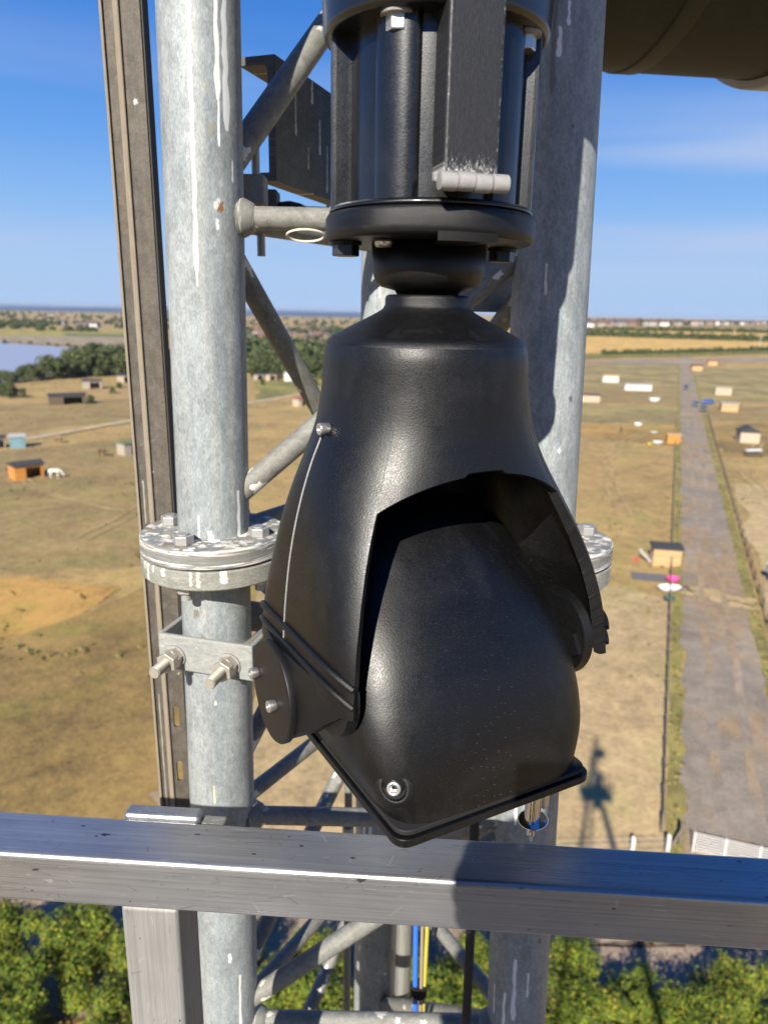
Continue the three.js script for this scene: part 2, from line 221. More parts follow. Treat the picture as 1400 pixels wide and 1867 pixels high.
function ribbon(pts, halfL, halfR, off, rag = 0) {                   // a strip along a line of [x, z]
  const pos = [], uv = [], idx = []; let s = 0;
  pts.forEach((p, i) => { const a = pts[Math.max(0, i - 1)], b = pts[Math.min(pts.length - 1, i + 1)], dx = b[0] - a[0], dz = b[1] - a[1], L = Math.hypot(dx, dz), nx = -dz / L, nz = dx / L; if (i) s += Math.hypot(p[0] - pts[i - 1][0], p[1] - pts[i - 1][1]);
    for (const [k0, e] of [[-halfL, 0], [halfR, 1]]) { const k = k0 * (1 + rag * (fbm((s / 60) % 1, e * .4, 24, 4, 7 + e) - .5)), x = p[0] + nx * k, z = p[1] + nz * k; pos.push(x, H(x, z) + off, z); uv.push(x / 12, z / 12); } });
  for (let i = 0; i < pts.length - 1; i++) { const a = 2 * i; idx.push(a, a + 1, a + 2, a + 1, a + 3, a + 2); }
  const g = new THREE.BufferGeometry(); g.setAttribute('position', new THREE.Float32BufferAttribute(pos, 3)); g.setAttribute('uv', new THREE.Float32BufferAttribute(uv, 2)); g.setIndex(idx); g.computeVertexNormals(); return g;
}
const RD = [0.3822, -1];                                     // direction of the lane per metre of depth
const laneAt = (d, o) => { const L = Math.hypot(...RD), x = 19.0 + RD[0] * (d - 32) , z = -d; return [x + o / L, z + o * RD[0] / L]; };   // o metres to the right of its middle
const lanePts = (o, d0, d1, n, w = 0, s = 1) => Array.from({ length: n + 1 }, (_, i) => { const d = d0 * Math.pow(d1 / d0, i / n); return laneAt(d, o + w * (fbm(d / 40 % 1, .3, 16, 3, s) - .5)); });
const asphaltT = dataTex(1024, (u, v) => { const a = fbm(u, v, 4, 5, 404), b = fbm(u, v, 32, 4, 420), c = vnoise(u * 512, v * 512, 512, 440), dirt = sstep(.47, .66, fbm(u, v, 3, 5, 460)); const k = .555 + .16 * (a - .5) + .14 * (b - .5) + .16 * (c - .5); return [k * (1.02 + .10 * dirt), k * (.97 + .02 * dirt), k * (.91 - .10 * dirt)]; }, true);
M.asphalt = std({ map: rep(asphaltT, .45, .45), roughness: 1, color: lin(.76, .71, .635) });
M.wheelPath = std({ map: rep(asphaltT, .5, .5), roughness: 1, color: lin(.80, .745, .665) });
M.gravel = std({ map: asphaltT, roughness: 1, color: lin(1.35, 1.22, 1.0) });
struct('verge', ribbon(lanePts(-3.5, 27, 500, 60, 1.0, 3), .45, .6, .085), ground('verge'));
struct('verge', ribbon(lanePts(3.4, 27, 500, 60, 1.0, 5), .6, .5, .085), ground('verge'));
struct('road', (() => { const a = lanePts(0, 27, 506, 260); return ribbon(a, 2.95, 2.95, .095, .34); })(), M.asphalt);
for (const o of [-1.05, 1.0]) struct('wheel_path', ribbon(lanePts(o, 27, 300, 160, .35, 9), .3, .3, .110, .9), M.wheelPath);
[[[-60, -118], [-52, -108], [-38, -98], [-20, -92], [-6, -96]], [[-48, -136], [-40, -120], [-34, -100], [-36, -84]], [[64, -180], [52, -160], [40, -130], [34, -100]], [[86, -168], [76, -150], [66, -132], [60, -112]]].forEach((p) => { const c = new THREE.CatmullRomCurve3(p.map(([x, z]) => V(x, 0, z))).getPoints(60); for (const o of [-.8, .8]) struct('tyre_track', ribbon(c.map((q) => [q.x + o, q.z + o * .25]), .2, .2, .1, 1.1), ground('worn')); });
struct('road', quadSheet(G.roadcross, .12, 10), M.asphalt);
struct('track', ribbon(G.track, 1.4, 1.4, .12), M.gravel);
struct('track', ribbon(G.track.map(([x, z]) => [x - 2.2, z + 1.2]), .5, .5, .115), ground('moss'));
struct('dirt_crossing', quadSheet([laneAt(72, -2.9), laneAt(70, 3.6), laneAt(66.5, 3.6), laneAt(69, -2.9)], .105, 12, 1.6, 77), ground('sand'));
struct('hedge_path', quadSheet([[-60, -33], [24, -31.5], [24, -24], [-60, -22]], .08, 20, 1.5, 91), std({ color: lin(.36, .27, .19), map: sandT, roughness: 1 }));
struct('footpath', ribbon([[-9, -33], [-11.2, -35.2], [-12.6, -36.8]], .7, .5, .1), std({ color: lin(.40, .29, .18), map: sandT, roughness: 1 }));
{ // estuary water
  const s = new THREE.Shape(G.water.map(([x, z]) => new THREE.Vector2(x, -z))); const g = new THREE.ShapeGeometry(s).rotateX(-Math.PI / 2).translate(0, .3, 0);
  struct('water', g, std({ color: lin(.26, .29, .38), roughness: 0.5 }));
}
{ const g = new THREE.PlaneGeometry(26000, 14000).rotateX(-Math.PI / 2).translate(-9000, .6, -11500); struct('sea', g, phys({ color: lin(.015, .05, .13), roughness: .9, specularIntensity: .1 })); }
// land far across the estuary
for (const [z, hgt, x0, x1, seed, c] of [[-3900, 6, -3000, 700, 3, [.12, .11, .07]], [-15000, 46, -12000, 4000, 11, [.04, .06, .07]]]) {
  const n = 90, pos = [], idx = []; for (let i = 0; i <= n; i++) { const x = mix(x0, x1, i / n), e = Math.sin(Math.PI * i / n) ** .5; const y = hgt * e * (.5 + .8 * fbm(i / n, .5, 8, 4, seed)); pos.push(x, -2, z + 900, x, y, z, x, -2, z - 1500); }
  for (let i = 0; i < n; i++) { const a = 3 * i; idx.push(a, a + 3, a + 1, a + 1, a + 3, a + 4, a + 1, a + 4, a + 2, a + 2, a + 4, a + 5); }
  const g = new THREE.BufferGeometry(); g.setAttribute('position', new THREE.Float32BufferAttribute(pos, 3)); g.setIndex(idx); g.computeVertexNormals(); if (g.attributes.normal.getY(1) < 0) { g.index.array.reverse(); g.computeVertexNormals(); }
  struct('hill', g, std({ color: lin(...c), roughness: 1 }));
}

// ---------------------------------------------------------------- foliage
function crown(seed, lobes, n, size, cols) {                 // leaf-sized faces through the volume of a few uneven lobes
  const r = rng(seed), pos = [], nor = [], col = []; const tot = lobes.reduce((a, l) => a + l[3] ** 2, 0);
  for (const [lx, ly, lz, lr] of lobes) {
    const m = Math.round(n * lr * lr / tot);
    for (let i = 0; i < m; i++) {
      const d = V(r() * 2 - 1, r() * 2 - 1, r() * 2 - 1).normalize(), q = lr * Math.pow(0.18 + 0.82 * r(), .45) * (0.72 + 0.5 * vnoise(d.x * 2.5 + 9, d.y * 2.5 + d.z * 2 + 9, 64, seed)); const p = V(lx, ly, lz).addScaledVector(d, q); if (p.y < 0.05) p.y = 0.05 + r() * .3;
      const nn = d.clone().multiplyScalar(.6).add(V(r() - .5, r() * .8, r() - .5)).normalize(), t1 = V(r() - .5, r() - .5, r() - .5).cross(nn).normalize(), t2 = nn.clone().cross(t1), s = size * (0.55 + 0.9 * r()), c = cols[Math.floor(r() * cols.length)], k = .75 + .5 * r();
      const A = p.clone().addScaledVector(t1, -s * .5), B = p.clone().addScaledVector(t2, -s * .28).addScaledVector(nn, s * .06), C = p.clone().addScaledVector(t1, s * .55), D = p.clone().addScaledVector(t2, s * .28).addScaledVector(nn, s * .06);
      for (const [q1, q2, q3] of [[A, B, C], [A, C, D]]) { for (const w of [q1, q2, q3]) { pos.push(w.x, w.y, w.z); nor.push(nn.x, nn.y, nn.z); col.push(c[0] * k, c[1] * k, c[2] * k); } }
    }
  }
  const g = new THREE.BufferGeometry(); g.setAttribute('position', new THREE.Float32BufferAttribute(pos, 3)); g.setAttribute('normal', new THREE.Float32BufferAttribute(nor, 3)); g.setAttribute('color', new THREE.Float32BufferAttribute(col, 3)); return g;
}
M.leaf = phys({ vertexColors: true, roughness: .8, specularIntensity: .5, side: THREE.DoubleSide, transmission: .22, thickness: 0 });
M.leafFar = std({ vertexColors: true, roughness: .8, side: THREE.DoubleSide });
M.bark = std({ color: lin(.09, .065, .045), roughness: 1 });
const bushCols = [[.11, .165, .012], [.155, .215, .016], [.075, .115, .012], [.20, .24, .020], [.06, .095, .012], [.13, .18, .016], [.27, .235, .022]];
{ // shrubs of the hedge at the foot of the mast
  const vars = [1, 2, 3, 4, 5].map((s) => {
    const r = rng(s * 31), lobes = [[0, 1.5, 0, 1.15]]; for (let k = 0; k < 11; k++) { const a = r() * 6.283, q = .5 + 1.1 * r(); lobes.push([q * Math.cos(a), .7 + 1.9 * r(), q * Math.sin(a), .45 + .5 * r()]); }
    const b = []; for (let k = 0; k < 7; k++) { const a = r() * 6.283, q = .4 + .8 * r(); b.push(bar(V(0, 0, 0), V(q * Math.cos(a), 1.3 + 1.1 * r(), q * Math.sin(a)), .05, 6, .015)); } for (let k = 0; k < 26; k++) { const a = r() * 6.283, q = .6 + .9 * r(), h = 1 + 1.2 * r(), e = V(q * Math.cos(a), h, q * Math.sin(a)); b.push(bar(e.clone().multiplyScalar(.5), e.clone().multiplyScalar(1.05).add(V(.3 * (r() - .5), .6 + .5 * r(), .3 * (r() - .5))), .022, 5, .006)); }
    return [crown(s * 7 + 1, lobes, 11000, .135, bushCols.map((c) => c.map((v, i) => v * (1 + .12 * ((s % 3) - 1) * (i === 0 ? 1 : .6))))), b];
  });
  const spots = [[-18.2, -22.6, 1.0], [-15.6, -24.0, 1.05], [-13.4, -21.6, 1.0], [-12.0, -24.4, 1.0], [-9.6, -22.0, .95], [-8.9, -24.2, .9], [-6.3, -21.3, 1.0], [-5.8, -24.0, .8], [-3.2, -22.4, .95], [-2.4, -24.4, .75], [-.2, -21.2, 1.0], [.8, -23.6, .85], [3.0, -22.0, .95], [4.0, -24.0, .72], [5.6, -21.3, .95], [7.6, -22.8, .95], [9.0, -20.9, .9], [10.6, -22.2, .85], [12.4, -20.9, .95], [13.6, -22.6, .95], [15.8, -21.2, .95], [16.8, -22.9, .9], [-17.0, -20.6, 1], [-9.0, -19.6, 1], [-3.0, -19.6, 1], [2.4, -19.4, 1], [19, -22, 1]];
  const marks = ['far left end of the hedge', 'beside the far left path edge', 'left of the rail post', 'behind the rail post', 'right of the rail post', 'behind the left mast leg', 'below the left mast leg', 'beyond the left mast leg', 'under the long lit brace', 'beyond the long lit brace', 'below the rear mast leg', 'beyond the rear mast leg', 'beside the blue cable', 'beyond the blue cable', 'beside the black cable', 'right of the right mast leg, by the path', 'right of the right mast leg, nearest', 'right of the mast shadow', 'fourth from the right, nearest', 'third from the right, by the path', 'in the bottom right corner', 'by the path at the right edge', 'at the bottom left edge', 'at the bottom beside the post', 'at the bottom behind the left leg', 'at the bottom behind the rear leg', 'beyond the right edge'];
  spots.forEach(([x, z, s], i) => { const [c, b] = vars[i % 5], o = thing('shrub', `leafy green hedge shrub ${marks[i]}`, 'shrub', [x, 0, z], i * 1.7, 'shrubs of the hedge at the foot of the mast'); part(o, 'crown', c, M.leaf); part(o, 'stem', b.map((g) => g.clone()), M.bark); o.scale.setScalar(s * 1.02); });
}
const treeCols = [[.055, .075, .018], [.07, .095, .022], [.045, .062, .018], [.09, .105, .028]];
const treeVars = [1, 2, 3, 4].map((s) => { const r = rng(s * 91), l = [[0, 5.6, 0, 2.7]]; for (let k = 0; k < 9; k++) { const a = r() * 6.283, q = 1 + 2.2 * r(); l.push([q * Math.cos(a), 1.4 + 5.6 * r(), q * Math.sin(a), 1.2 + 1.1 * r()]); } return [crown(s * 17, l, 1500, .8, treeCols), bar(V(0, 0, 0), V(0, 5, 0), .35, 7, .15)]; });
function tree(x, z, s, i, label, group, name = 'tree') { const o = thing(name, label, 'tree', [x, H(x, z), z], i * 2.1, group), [c, t] = treeVars[i % 4]; part(o, 'crown', c, M.leafFar); part(o, 'trunk', t, M.bark); o.scale.set(s * (1 + .25 * ((i * 7 % 5) / 5 - .4)), s, s); return o; }
G.tree_row.forEach(([x, z], i) => tree(x, z, .85 + .5 * hash(i, 3, 1) - (i < 8 ? .45 : 0) + (i > 14 ? .25 : 0), i, 'dark green tree in the row along the estuary shore', 'trees along the estuary shore'));
G.tree_mid.forEach(([x, z], i) => tree(x, z, .95 + .3 * hash(i, 4, 1), i + 1, 'dark green tree in the belt behind the white building', 'trees of the belt behind the white building'));
[[-113, -222, .62], [-117, -224, .55], [-120, -229, .6], [-109.5, -223, .35]].forEach(([x, z, s], i) => tree(x, z, s, i + 2, `low rounded bush left of the dark barn, ${['second from the right', 'third from the right', 'at the left edge', 'smallest and nearest the barn'][i]}`, 'bushes at the left edge beside the dark barn', 'field_bush'));
[[-88, -238, .28, 'small tree behind the dark barn'], [-84.5, -211, .32, 'small tree at the right end of the dark barn'], [-92, -255, .3, 'lone young tree near the grey roofed barn'], [-85, -262, .3, 'small tree right of the grey roofed barn'], [-46, -276, .26, 'small bush on the lawn, left of three'], [-31, -284, .26, 'small bush on the lawn, middle of three'], [-27, -279, .34, 'tall bush on the lawn, right of three']].forEach(([x, z, s, l], i) => tree(x, z, s, i, l, undefined, 'field_bush'));
function woods(name, items) {                                // far woods read as one mass
  const g = crown(77, [[0, 4, 0, 4], [3, 3, 1, 3], [-3, 3.4, -1, 3]], 90, 3.4, treeCols), im = new THREE.InstancedMesh(g, M.leafFar, items.length), o = new THREE.Object3D();
  items.forEach(([x, z, s], i) => { o.position.set(x, H(x, z), z); o.rotation.y = i * 1.3; o.scale.setScalar(s); o.updateMatrix(); im.setMatrixAt(i, o.matrix); }); im.name = numbered(name); im.userData = { kind: 'stuff' }; scene.add(im);
}
{
  const r = rng(5), L = [], far = [], hd = [];
  for (let k = 0; k < 520; k++) { const d = 330 + 270 * r(), a = -.20 + .16 * r(); const dens = fbm((d % 97) / 97, (a + 1) % 1, 8, 3, 3); if (dens > .42) L.push([d * a, -d, .55 + .55 * r()]); }
  for (let k = 0; k < 1500; k++) { const d = 820 + 3200 * r() * r(), a = -.62 + .62 * r(); if (fbm((d / 900) % 1, (a + 2) % 1, 12, 3, 13) > .49) far.push([d * a, -d, .45 + .6 * r()]); }
  woods('woodland', L); woods('woodland', far);
  const line = (p, n, s, j) => { for (let i = 0; i < n; i++) { const t = (i + r()) / n * (p.length - 1), k = Math.min(p.length - 2, Math.floor(t)); hd.push([mix(p[k][0], p[k + 1][0], t - k) + (r() - .5) * j, mix(p[k][1], p[k + 1][1], t - k) + (r() - .5) * j, s * (.7 + .6 * r())]); } };
  line(G.hedge1, 150, .40, 6); line(G.hedge2, 170, .62, 8); line(G.hedge3, 150, .5, 8); line([[-300, -560], [-140, -470], [-110, -400]], 30, .3, 20); woods('field_hedge', hd);
  const tw = []; for (let k = 0; k < 260; k++) { const q = G.town_r[Math.floor(r() * 40)]; const f = .99 + .14 * r(); tw.push([q[0] * f + 16 * (r() - .5), q[1] * f, .5 + .7 * r()]); } woods('woodland', tw);
}

{ // weeds and dry tufts scattered over the paddocks
  const g = crown(303, [[0, .18, 0, .3], [.25, .12, .1, .22]], 16, .34, [[.17, .15, .04], [.22, .18, .06], [.12, .12, .03], [.26, .19, .07]]), r = rng(88), it = [];
  for (let c = 0; c < 230; c++) { const d = 52 + 330 * Math.pow(r(), 1.4), a = -.62 + 1.24 * r(), cx = d * a, cz = -d, n = 2 + Math.floor(14 * r() * r()), sp = 1 + 5 * r(); const lx = 19 + RD[0] * (d - 32); for (let k = 0; k < n; k++) { const x = cx + sp * (r() - .5) * 2.4, z = cz + sp * (r() - .5); if (Math.abs(x - (19 + RD[0] * (-z - 32))) > 3.6) it.push([x, z, .25 + .65 * r()]); } }
  for (let k = 0; k < 420; k++) { const d = 28 + 190 * Math.pow(r(), 1.4), q = laneAt(d, (r() > .5 ? 1 : -1) * (3.05 + .75 * r())); it.push([q[0], q[1], .35 + .5 * r()]); }
  const im = new THREE.InstancedMesh(g, M.leafFar, it.length), o = new THREE.Object3D(); it.forEach(([x, z, s], i) => { o.position.set(x, .02, z); o.rotation.y = i; o.scale.setScalar(s); o.updateMatrix(); im.setMatrixAt(i, o.matrix); }); im.name = 'grass_tufts'; im.userData = { kind: 'stuff' }; scene.add(im);
}

// ---------------------------------------------------------------- far houses, sheds, vehicles, animals
const gable = (w, d, h, rise, over = .25) => { const s = new THREE.Shape([[-w / 2 - over, 0], [w / 2 + over, 0], [w / 2 + over, .12], [0, rise + .12], [-w / 2 - over, .12]].map((p) => new THREE.Vector2(...p))); return new THREE.ExtrudeGeometry(s, { depth: d + 2 * over, bevelEnabled: false }).translate(0, h, -d / 2 - over); };
const gend = (w, d, h, rise) => { const s = new THREE.Shape([[-w / 2, 0], [w / 2, 0], [w / 2, h], [0, h + rise * .96], [-w / 2, h]].map((p) => new THREE.Vector2(...p))); return new THREE.ExtrudeGeometry(s, { depth: d, bevelEnabled: false }).translate(0, 0, -d / 2); };
const plain = (r, g, b, o = {}) => std({ color: lin(r, g, b), roughness: .85, ...o });
const wallC = [plain(.42, .39, .35), plain(.34, .28, .22), plain(.26, .17, .12), plain(.58, .56, .53), plain(.32, .27, .23)], roofC = [plain(.14, .075, .055), plain(.12, .09, .08), plain(.15, .095, .07), plain(.09, .09, .095)];
M.pane = std({ color: lin(.03, .035, .04), roughness: .15 });
const houseProto = {};
function house(x, z, s, i, label, group, low = 1) {
  const w = 8 + (i * 5 % 4), d = 9 + (i * 3 % 5), h = 5 * low, o = thing('house', label, 'house', [x, H(x, z), z], [0, 1.57, .3, 1.3][i % 4] + i * .05, group);
  const key = `${w}_${d}_${low}`, g = houseProto[key] ??= [gend(w, d, h, 3.2), gable(w, d, h, 3.2, .3), box(1.4, 1.3, .06, 0, 0, 0), box(.9, 2.0, .9)];
  part(o, 'wall', g[0], wallC[i % 5]); const rf = part(o, 'roof', g[1], roofC[(i * 3) % 4]); const ch = part(rf, 'chimney', g[3], wallC[2]); ch.position.set(.6, h + 3.2, d * .3);
  for (const sx of [-1, 1]) for (const yy of low > .8 ? [1.5, 3.9] : [1.4]) for (const sz of [-1, 1]) { const p = part(o, 'window', g[2], M.pane); p.position.set(sx * w * .25, yy, sz * (d / 2 + .05)); }
  o.scale.setScalar(s); return o;
}
G.town_r.forEach(([x, z], i) => house(x, z, .85 + .3 * hash(i, 9, 2), i, 'pale far house with pitched roof in the row on the ridge beyond the wheat fields', 'houses on the ridge'));
G.town_c.forEach(([x, z], i) => house(x, z, .8 + .3 * hash(i, 8, 2), i + 2, 'small far house among the trees between left mast leg and camera', 'houses among the trees behind the belt', .8));
G.town_l.forEach(([x, z], i) => house(x, z, 1.0 + .3 * hash(i, 7, 2), i + 1, `far house beyond the estuary, ${['second from the left', 'left of the close pair', 'right of the close pair', 'nearest the channel on its left', 'farthest of all', 'between channel and left mast leg', 'nearest the mud flat'][i]}`, 'houses beyond the estuary', .8));

const boardT = canvas(256, 256, (x, w, h) => { x.fillStyle = '#fff'; x.fillRect(0, 0, w, h); for (let k = 0; k < 12; k++) { x.fillStyle = `rgba(60,40,20,${.05 + .12 * hash(k, 1, 1)})`; x.fillRect(0, k * h / 12, w, h / 12); x.fillStyle = 'rgba(30,20,10,.55)'; x.fillRect(0, k * h / 12, w, 2); } });
const timber = (r, g, b) => std({ color: lin(r, g, b), map: boardT, roughness: .85 });
function shed(label, x, z, w, d, h, turn, wall, roof, open, rise = .5) {      // field shelter; open = one side left open
  const o = thing('field_shelter', label, 'shed', [x, 0, z], turn), t = .08;
  part(o, 'wall', box(w, h, t, 0, h / 2, -d / 2), wall); part(o, 'wall', box(t, h, d - t, -w / 2, h / 2, 0), wall); part(o, 'wall', box(t, h, d - t, w / 2, h / 2, 0), wall);
  if (open) { part(o, 'wall', box(w * .38, h, t, -w * .31, h / 2, d / 2), wall); part(o, 'wall', box(w * .1, h, t, w * .45, h / 2, d / 2), wall); part(o, 'lintel', box(w * .52, h * .16, t, w * .14, h * .92, d / 2), wall); }
  else { part(o, 'wall', box(w, h, t, 0, h / 2, d / 2), wall); const dr = part(o, 'door', box(.9, 1.9, .05, w * .15, .95, d / 2 + .066), wall); part(dr, 'handle', box(.05, .12, .04, w * .15 + .35, 1.0, d / 2 + .11), M.dark); }
  part(o, 'roof', gable(d, w, h, rise).rotateY(Math.PI / 2), roof); return o;
}
const felt = plain(.035, .035, .038), tin = plain(.30, .30, .29), tan = timber(.62, .38, .19), orange = timber(.62, .27, .055), grey = timber(.42, .37, .31), pale = timber(.54, .44, .33), brownW = timber(.14, .10, .07), blueW = timber(.20, .36, .42), redR = plain(.25, .09, .07);
shed('orange wooden field shelter with open dark doorway beside the white horse', -58.1, -116.5, 4.4, 3.2, 2.2, .75, orange, felt, true);
shed('small pale blue shed at the left end of the track', -72.2, -142.6, 2.6, 2.4, 2.1, .5, blueW, tin, false);
shed('little grey brown shed left of the pale blue shed', -75.4, -142.0, 1.8, 2, 1.9, .5, grey, felt, true);
shed('grey field shelter with green roof near the grazing brown horse', -48.6, -138.2, 3.9, 2.8, 2.2, .85, grey, plain(.10, .14, .06), true, .3);
shed('long dark barn with pale gable end in the left field', -90.8, -210.0, 9.5, 4.4, 2.6, .5, brownW, felt, true);
shed('grey roofed barn with dark open front near the shore trees', -100.4, -253.0, 6.0, 4, 2.6, .4, grey, felt, true);
shed('white walled shed under the shore trees by the channel post', -97.0, -276.5, 6.0, 4, 2.6, .4, pale, felt, true);
shed('red roofed pale shed with dark open side left of the camera', -25.2, -216.6, 3.4, 2.8, 2.1, .8, pale, redR, true);
shed('white cubic building at the edge of the lawn before the tree belt', -38.9, -293.8, 3.0, 3, 3.4, .2, plain(.58, .56, .52), tin, false, .2);
shed('tan wooden shed beside the road fence, nearest on the right', 32.1, -79.6, 2.9, 2.2, 2.0, -.18, tan, felt, false, .18);
shed('cream shed with dark pitched roof right of the road', 82.6, -167.0, 4.8, 4.0, 2.5, 1.35, pale, felt, false, 1.1);
shed('pale shed right of the road above the yellow shed', 124.0, -274, 5.4, 3.4, 2.6, -.3, pale, pale, false, .2);
shed('yellow tan shed right of the road behind the parked cars', 104.0, -224.4, 4.6, 3.4, 2.4, -.25, tan, tin, false, .25);
shed('small tan shed beside the far end of the road', 166.0, -401.5, 5.0, 3.4, 2.6, -.2, tan, felt, false);
shed('small tan shed farthest right near the road junction', 193.6, -447.2, 5.0, 3.4, 2.6, -.2, tan, redR, false);
shed('low orange shed at the left verge of the road', 64.3, -163.4, 2.6, 2.2, 1.9, -.2, orange, tan, false, .15);
shed('long white stable block left of the road', 96.0, -284.6, 9.8, 3, 2.3, -.12, plain(.52, .51, .48), tin, false, .3);
shed('long pale stable block beside the right mast leg', 65.6, -242, 7.6, 3, 2.3, -.1, pale, felt, false, .3);
shed('white caravan shaped shed with buff lean-to near the right leg', 95.5, -319, 6.4, 3.4, 2.7, -.1, plain(.54, .53, .50), tan, false, .4);
shed('grey white shed among the small bushes under the tree belt', -46, -296, 4, 3, 2.4, .2, pale, felt, true);
shed('low dark shed left of the white cubic building', -51, -297, 4, 3, 2.2, .2, grey, felt, true);
shed('whitish shed at the right end of the lawn beside the camera', -22.5, -296, 3.4, 3, 2.6, .2, plain(.7, .68, .64), tin, false, .3);
// tubs, toys, troughs
function tub(label, x, z, r, h, m, sx = 1) { const o = thing('plastic_tub', label, 'tub', [x, .1, z]); part(o, 'bowl', lathe([[0, .03], [r * .8, .03], [r, h], [r * 1.04, h], [r * .86, 0], [0, 0]], 24), m); part(o, 'rim', new THREE.TorusGeometry(r * 1.02, .04, 8, 28).rotateX(Math.PI / 2).translate(0, h, 0), m); o.scale.x = sx; return o; }
tub('bright pink plastic tub beside the mat and white tub', 30.6, -73.2, .62, .5, plain(.75, .08, .30));
tub('white long tub below the pink one', 29.3, -70.6, .55, .45, plain(.78, .78, .80), 2.0);
tub('dark green round tub nearest the camera by the road fence', 28.3, -67.9, .5, .4, plain(.05, .10, .09));
tub('round white trough left of the road near the walking person', 64.5, -187.8, 1.0, .7, plain(.70, .69, .66));
tub('grey white low trough by the orange shed', 60.2, -161.4, .6, .5, plain(.6, .6, .58), 2);
tub('small yellow tub beside the low trough', 57.6, -159, .45, .45, plain(.60, .45, .06));
tub('pale trough in the paddock below the white trough', 64.6, -176.4, .5, .4, plain(.45, .47, .43), 2);
tub('low white feed trough left of the road beyond the paddock', 89, -245.8, .9, 1.1, plain(.72, .7, .67), 2);
single('rubber_mat', rbox(4.0, .04, 2.4, .015), plain(.12, .115, .115), 'grey rubber mat laid behind the pink tub', 'mat', [28.8, .09, -74.6], -.2);
{ const o = thing('play_slide', 'small pale slide with red seat beside the tan shed', 'slide', [29.6, .02, -80.0], -.4); part(o, 'chute', rbox(.5, .06, 1.9, .02).rotateX(.75).rotateY(1.35).translate(.35, .75, 0), plain(.5, .5, .5)); part(o, 'ladder', box(.06, 1.3, .4, 1.0, .65, 0), plain(.3, .3, .32)); part(o, 'seat', rbox(.5, .35, .5, .08, -.6, .2, 0), plain(.5, .05, .06)); }
{ const o = thing('water_tank', 'white topped water tank on a dark post at the right edge', 'tank', [41.2, .05, -74.2]); part(o, 'post', cyl(.12, .12, 1.5, 0, .75, 0, 12), plain(.05, .05, .05)); part(o, 'barrel', cyl(.34, .34, .7, 0, 1.6, 0, 20), plain(.10, .17, .20)); part(o, 'lid', cyl(.36, .33, .1, 0, 2.0, 0, 20), plain(.7, .7, .68)); }
{ const o = thing('scrap_pile', 'pile of dark timber under a white sheet right of the road', 'pile', [75.2, 0, -148.8]); for (let k = 0; k < 7; k++) part(o, 'plank', box(3.2, .25, .5, (hash(k, 1, 3) - .5) * .8, .15 + .12 * k, (hash(k, 2, 3) - .5) * 1.4).rotateY((hash(k, 3, 3) - .5) * .5), brownW); part(o, 'sheet', rbox(3.0, .12, 1.6, .05, .4, 1.15, -.5).rotateZ(.06), plain(.72, .72, .7)); }
// cars
function car(label, x, z, turn, m) {
  const o = thing('parked_car', label, 'car', [x, .1, z], turn, 'cars on the road');
  const s = new THREE.Shape([[-2.1, .35], [-2.1, .85], [-1.9, .98], [-1.2, 1.05], [-.7, 1.5], [.8, 1.52], [1.5, 1.08], [2.0, .95], [2.12, .6], [2.1, .35]].map((p) => new THREE.Vector2(...p)));
  part(o, 'body', new THREE.ExtrudeGeometry(s, { depth: 1.6, bevelEnabled: true, bevelSize: .06, bevelThickness: .08, bevelSegments: 2 }).translate(0, 0, -.8), m);
  const wn = new THREE.Shape([[-1.05, 1.1], [-.62, 1.44], [.74, 1.46], [1.28, 1.1]].map((p) => new THREE.Vector2(...p))); for (const q of [-.9, .885]) part(o, 'window', new THREE.ExtrudeGeometry(wn, { depth: .015, bevelEnabled: false }).translate(0, 0, q), M.pane);
  part(o, 'windscreen', box(.03, .62, 1.4, -1.0, 1.27, 0).applyMatrix4(new THREE.Matrix4()), M.pane); part(o, 'rear_window', box(.03, .5, 1.4, 1.22, 1.3, 0), M.pane);
  for (const a of [-1.3, 1.3]) for (const b of [-.82, .82]) { const w = part(o, 'wheel', new THREE.CylinderGeometry(.32, .32, .22, 20).rotateX(Math.PI / 2).translate(a, .32, b), M.rubber); part(w, 'rim', new THREE.CylinderGeometry(.19, .19, .24, 14).rotateX(Math.PI / 2).translate(a, .32, b), M.zinc); }
  for (const b of [-.6, .6]) part(o, 'headlight', rbox(.06, .14, .34, .02, -2.15, .76, b), plain(.7, .7, .7));
  return o;
}
const carB = (r, g, b) => phys({ color: lin(r, g, b), roughness: .35, clearcoat: 1, clearcoatRoughness: .05, metalness: .2 });
const laneTurn = Math.atan2(1, RD[0]);
car('dark grey car parked on the road, farther of the pair', 98.4, -235.4, laneTurn, carB(.05, .07, .09)); car('dark blue grey car parked on the road, nearer of the pair', 95.6, -222.6, laneTurn, carB(.04, .055, .075)); car('bright blue car parked off the road beside the pair', 105.2, -242.1, .4, carB(.06, .14, .45)); car('dark car alone farther along the road', 117.8, -293.0, laneTurn, carB(.03, .05, .08));
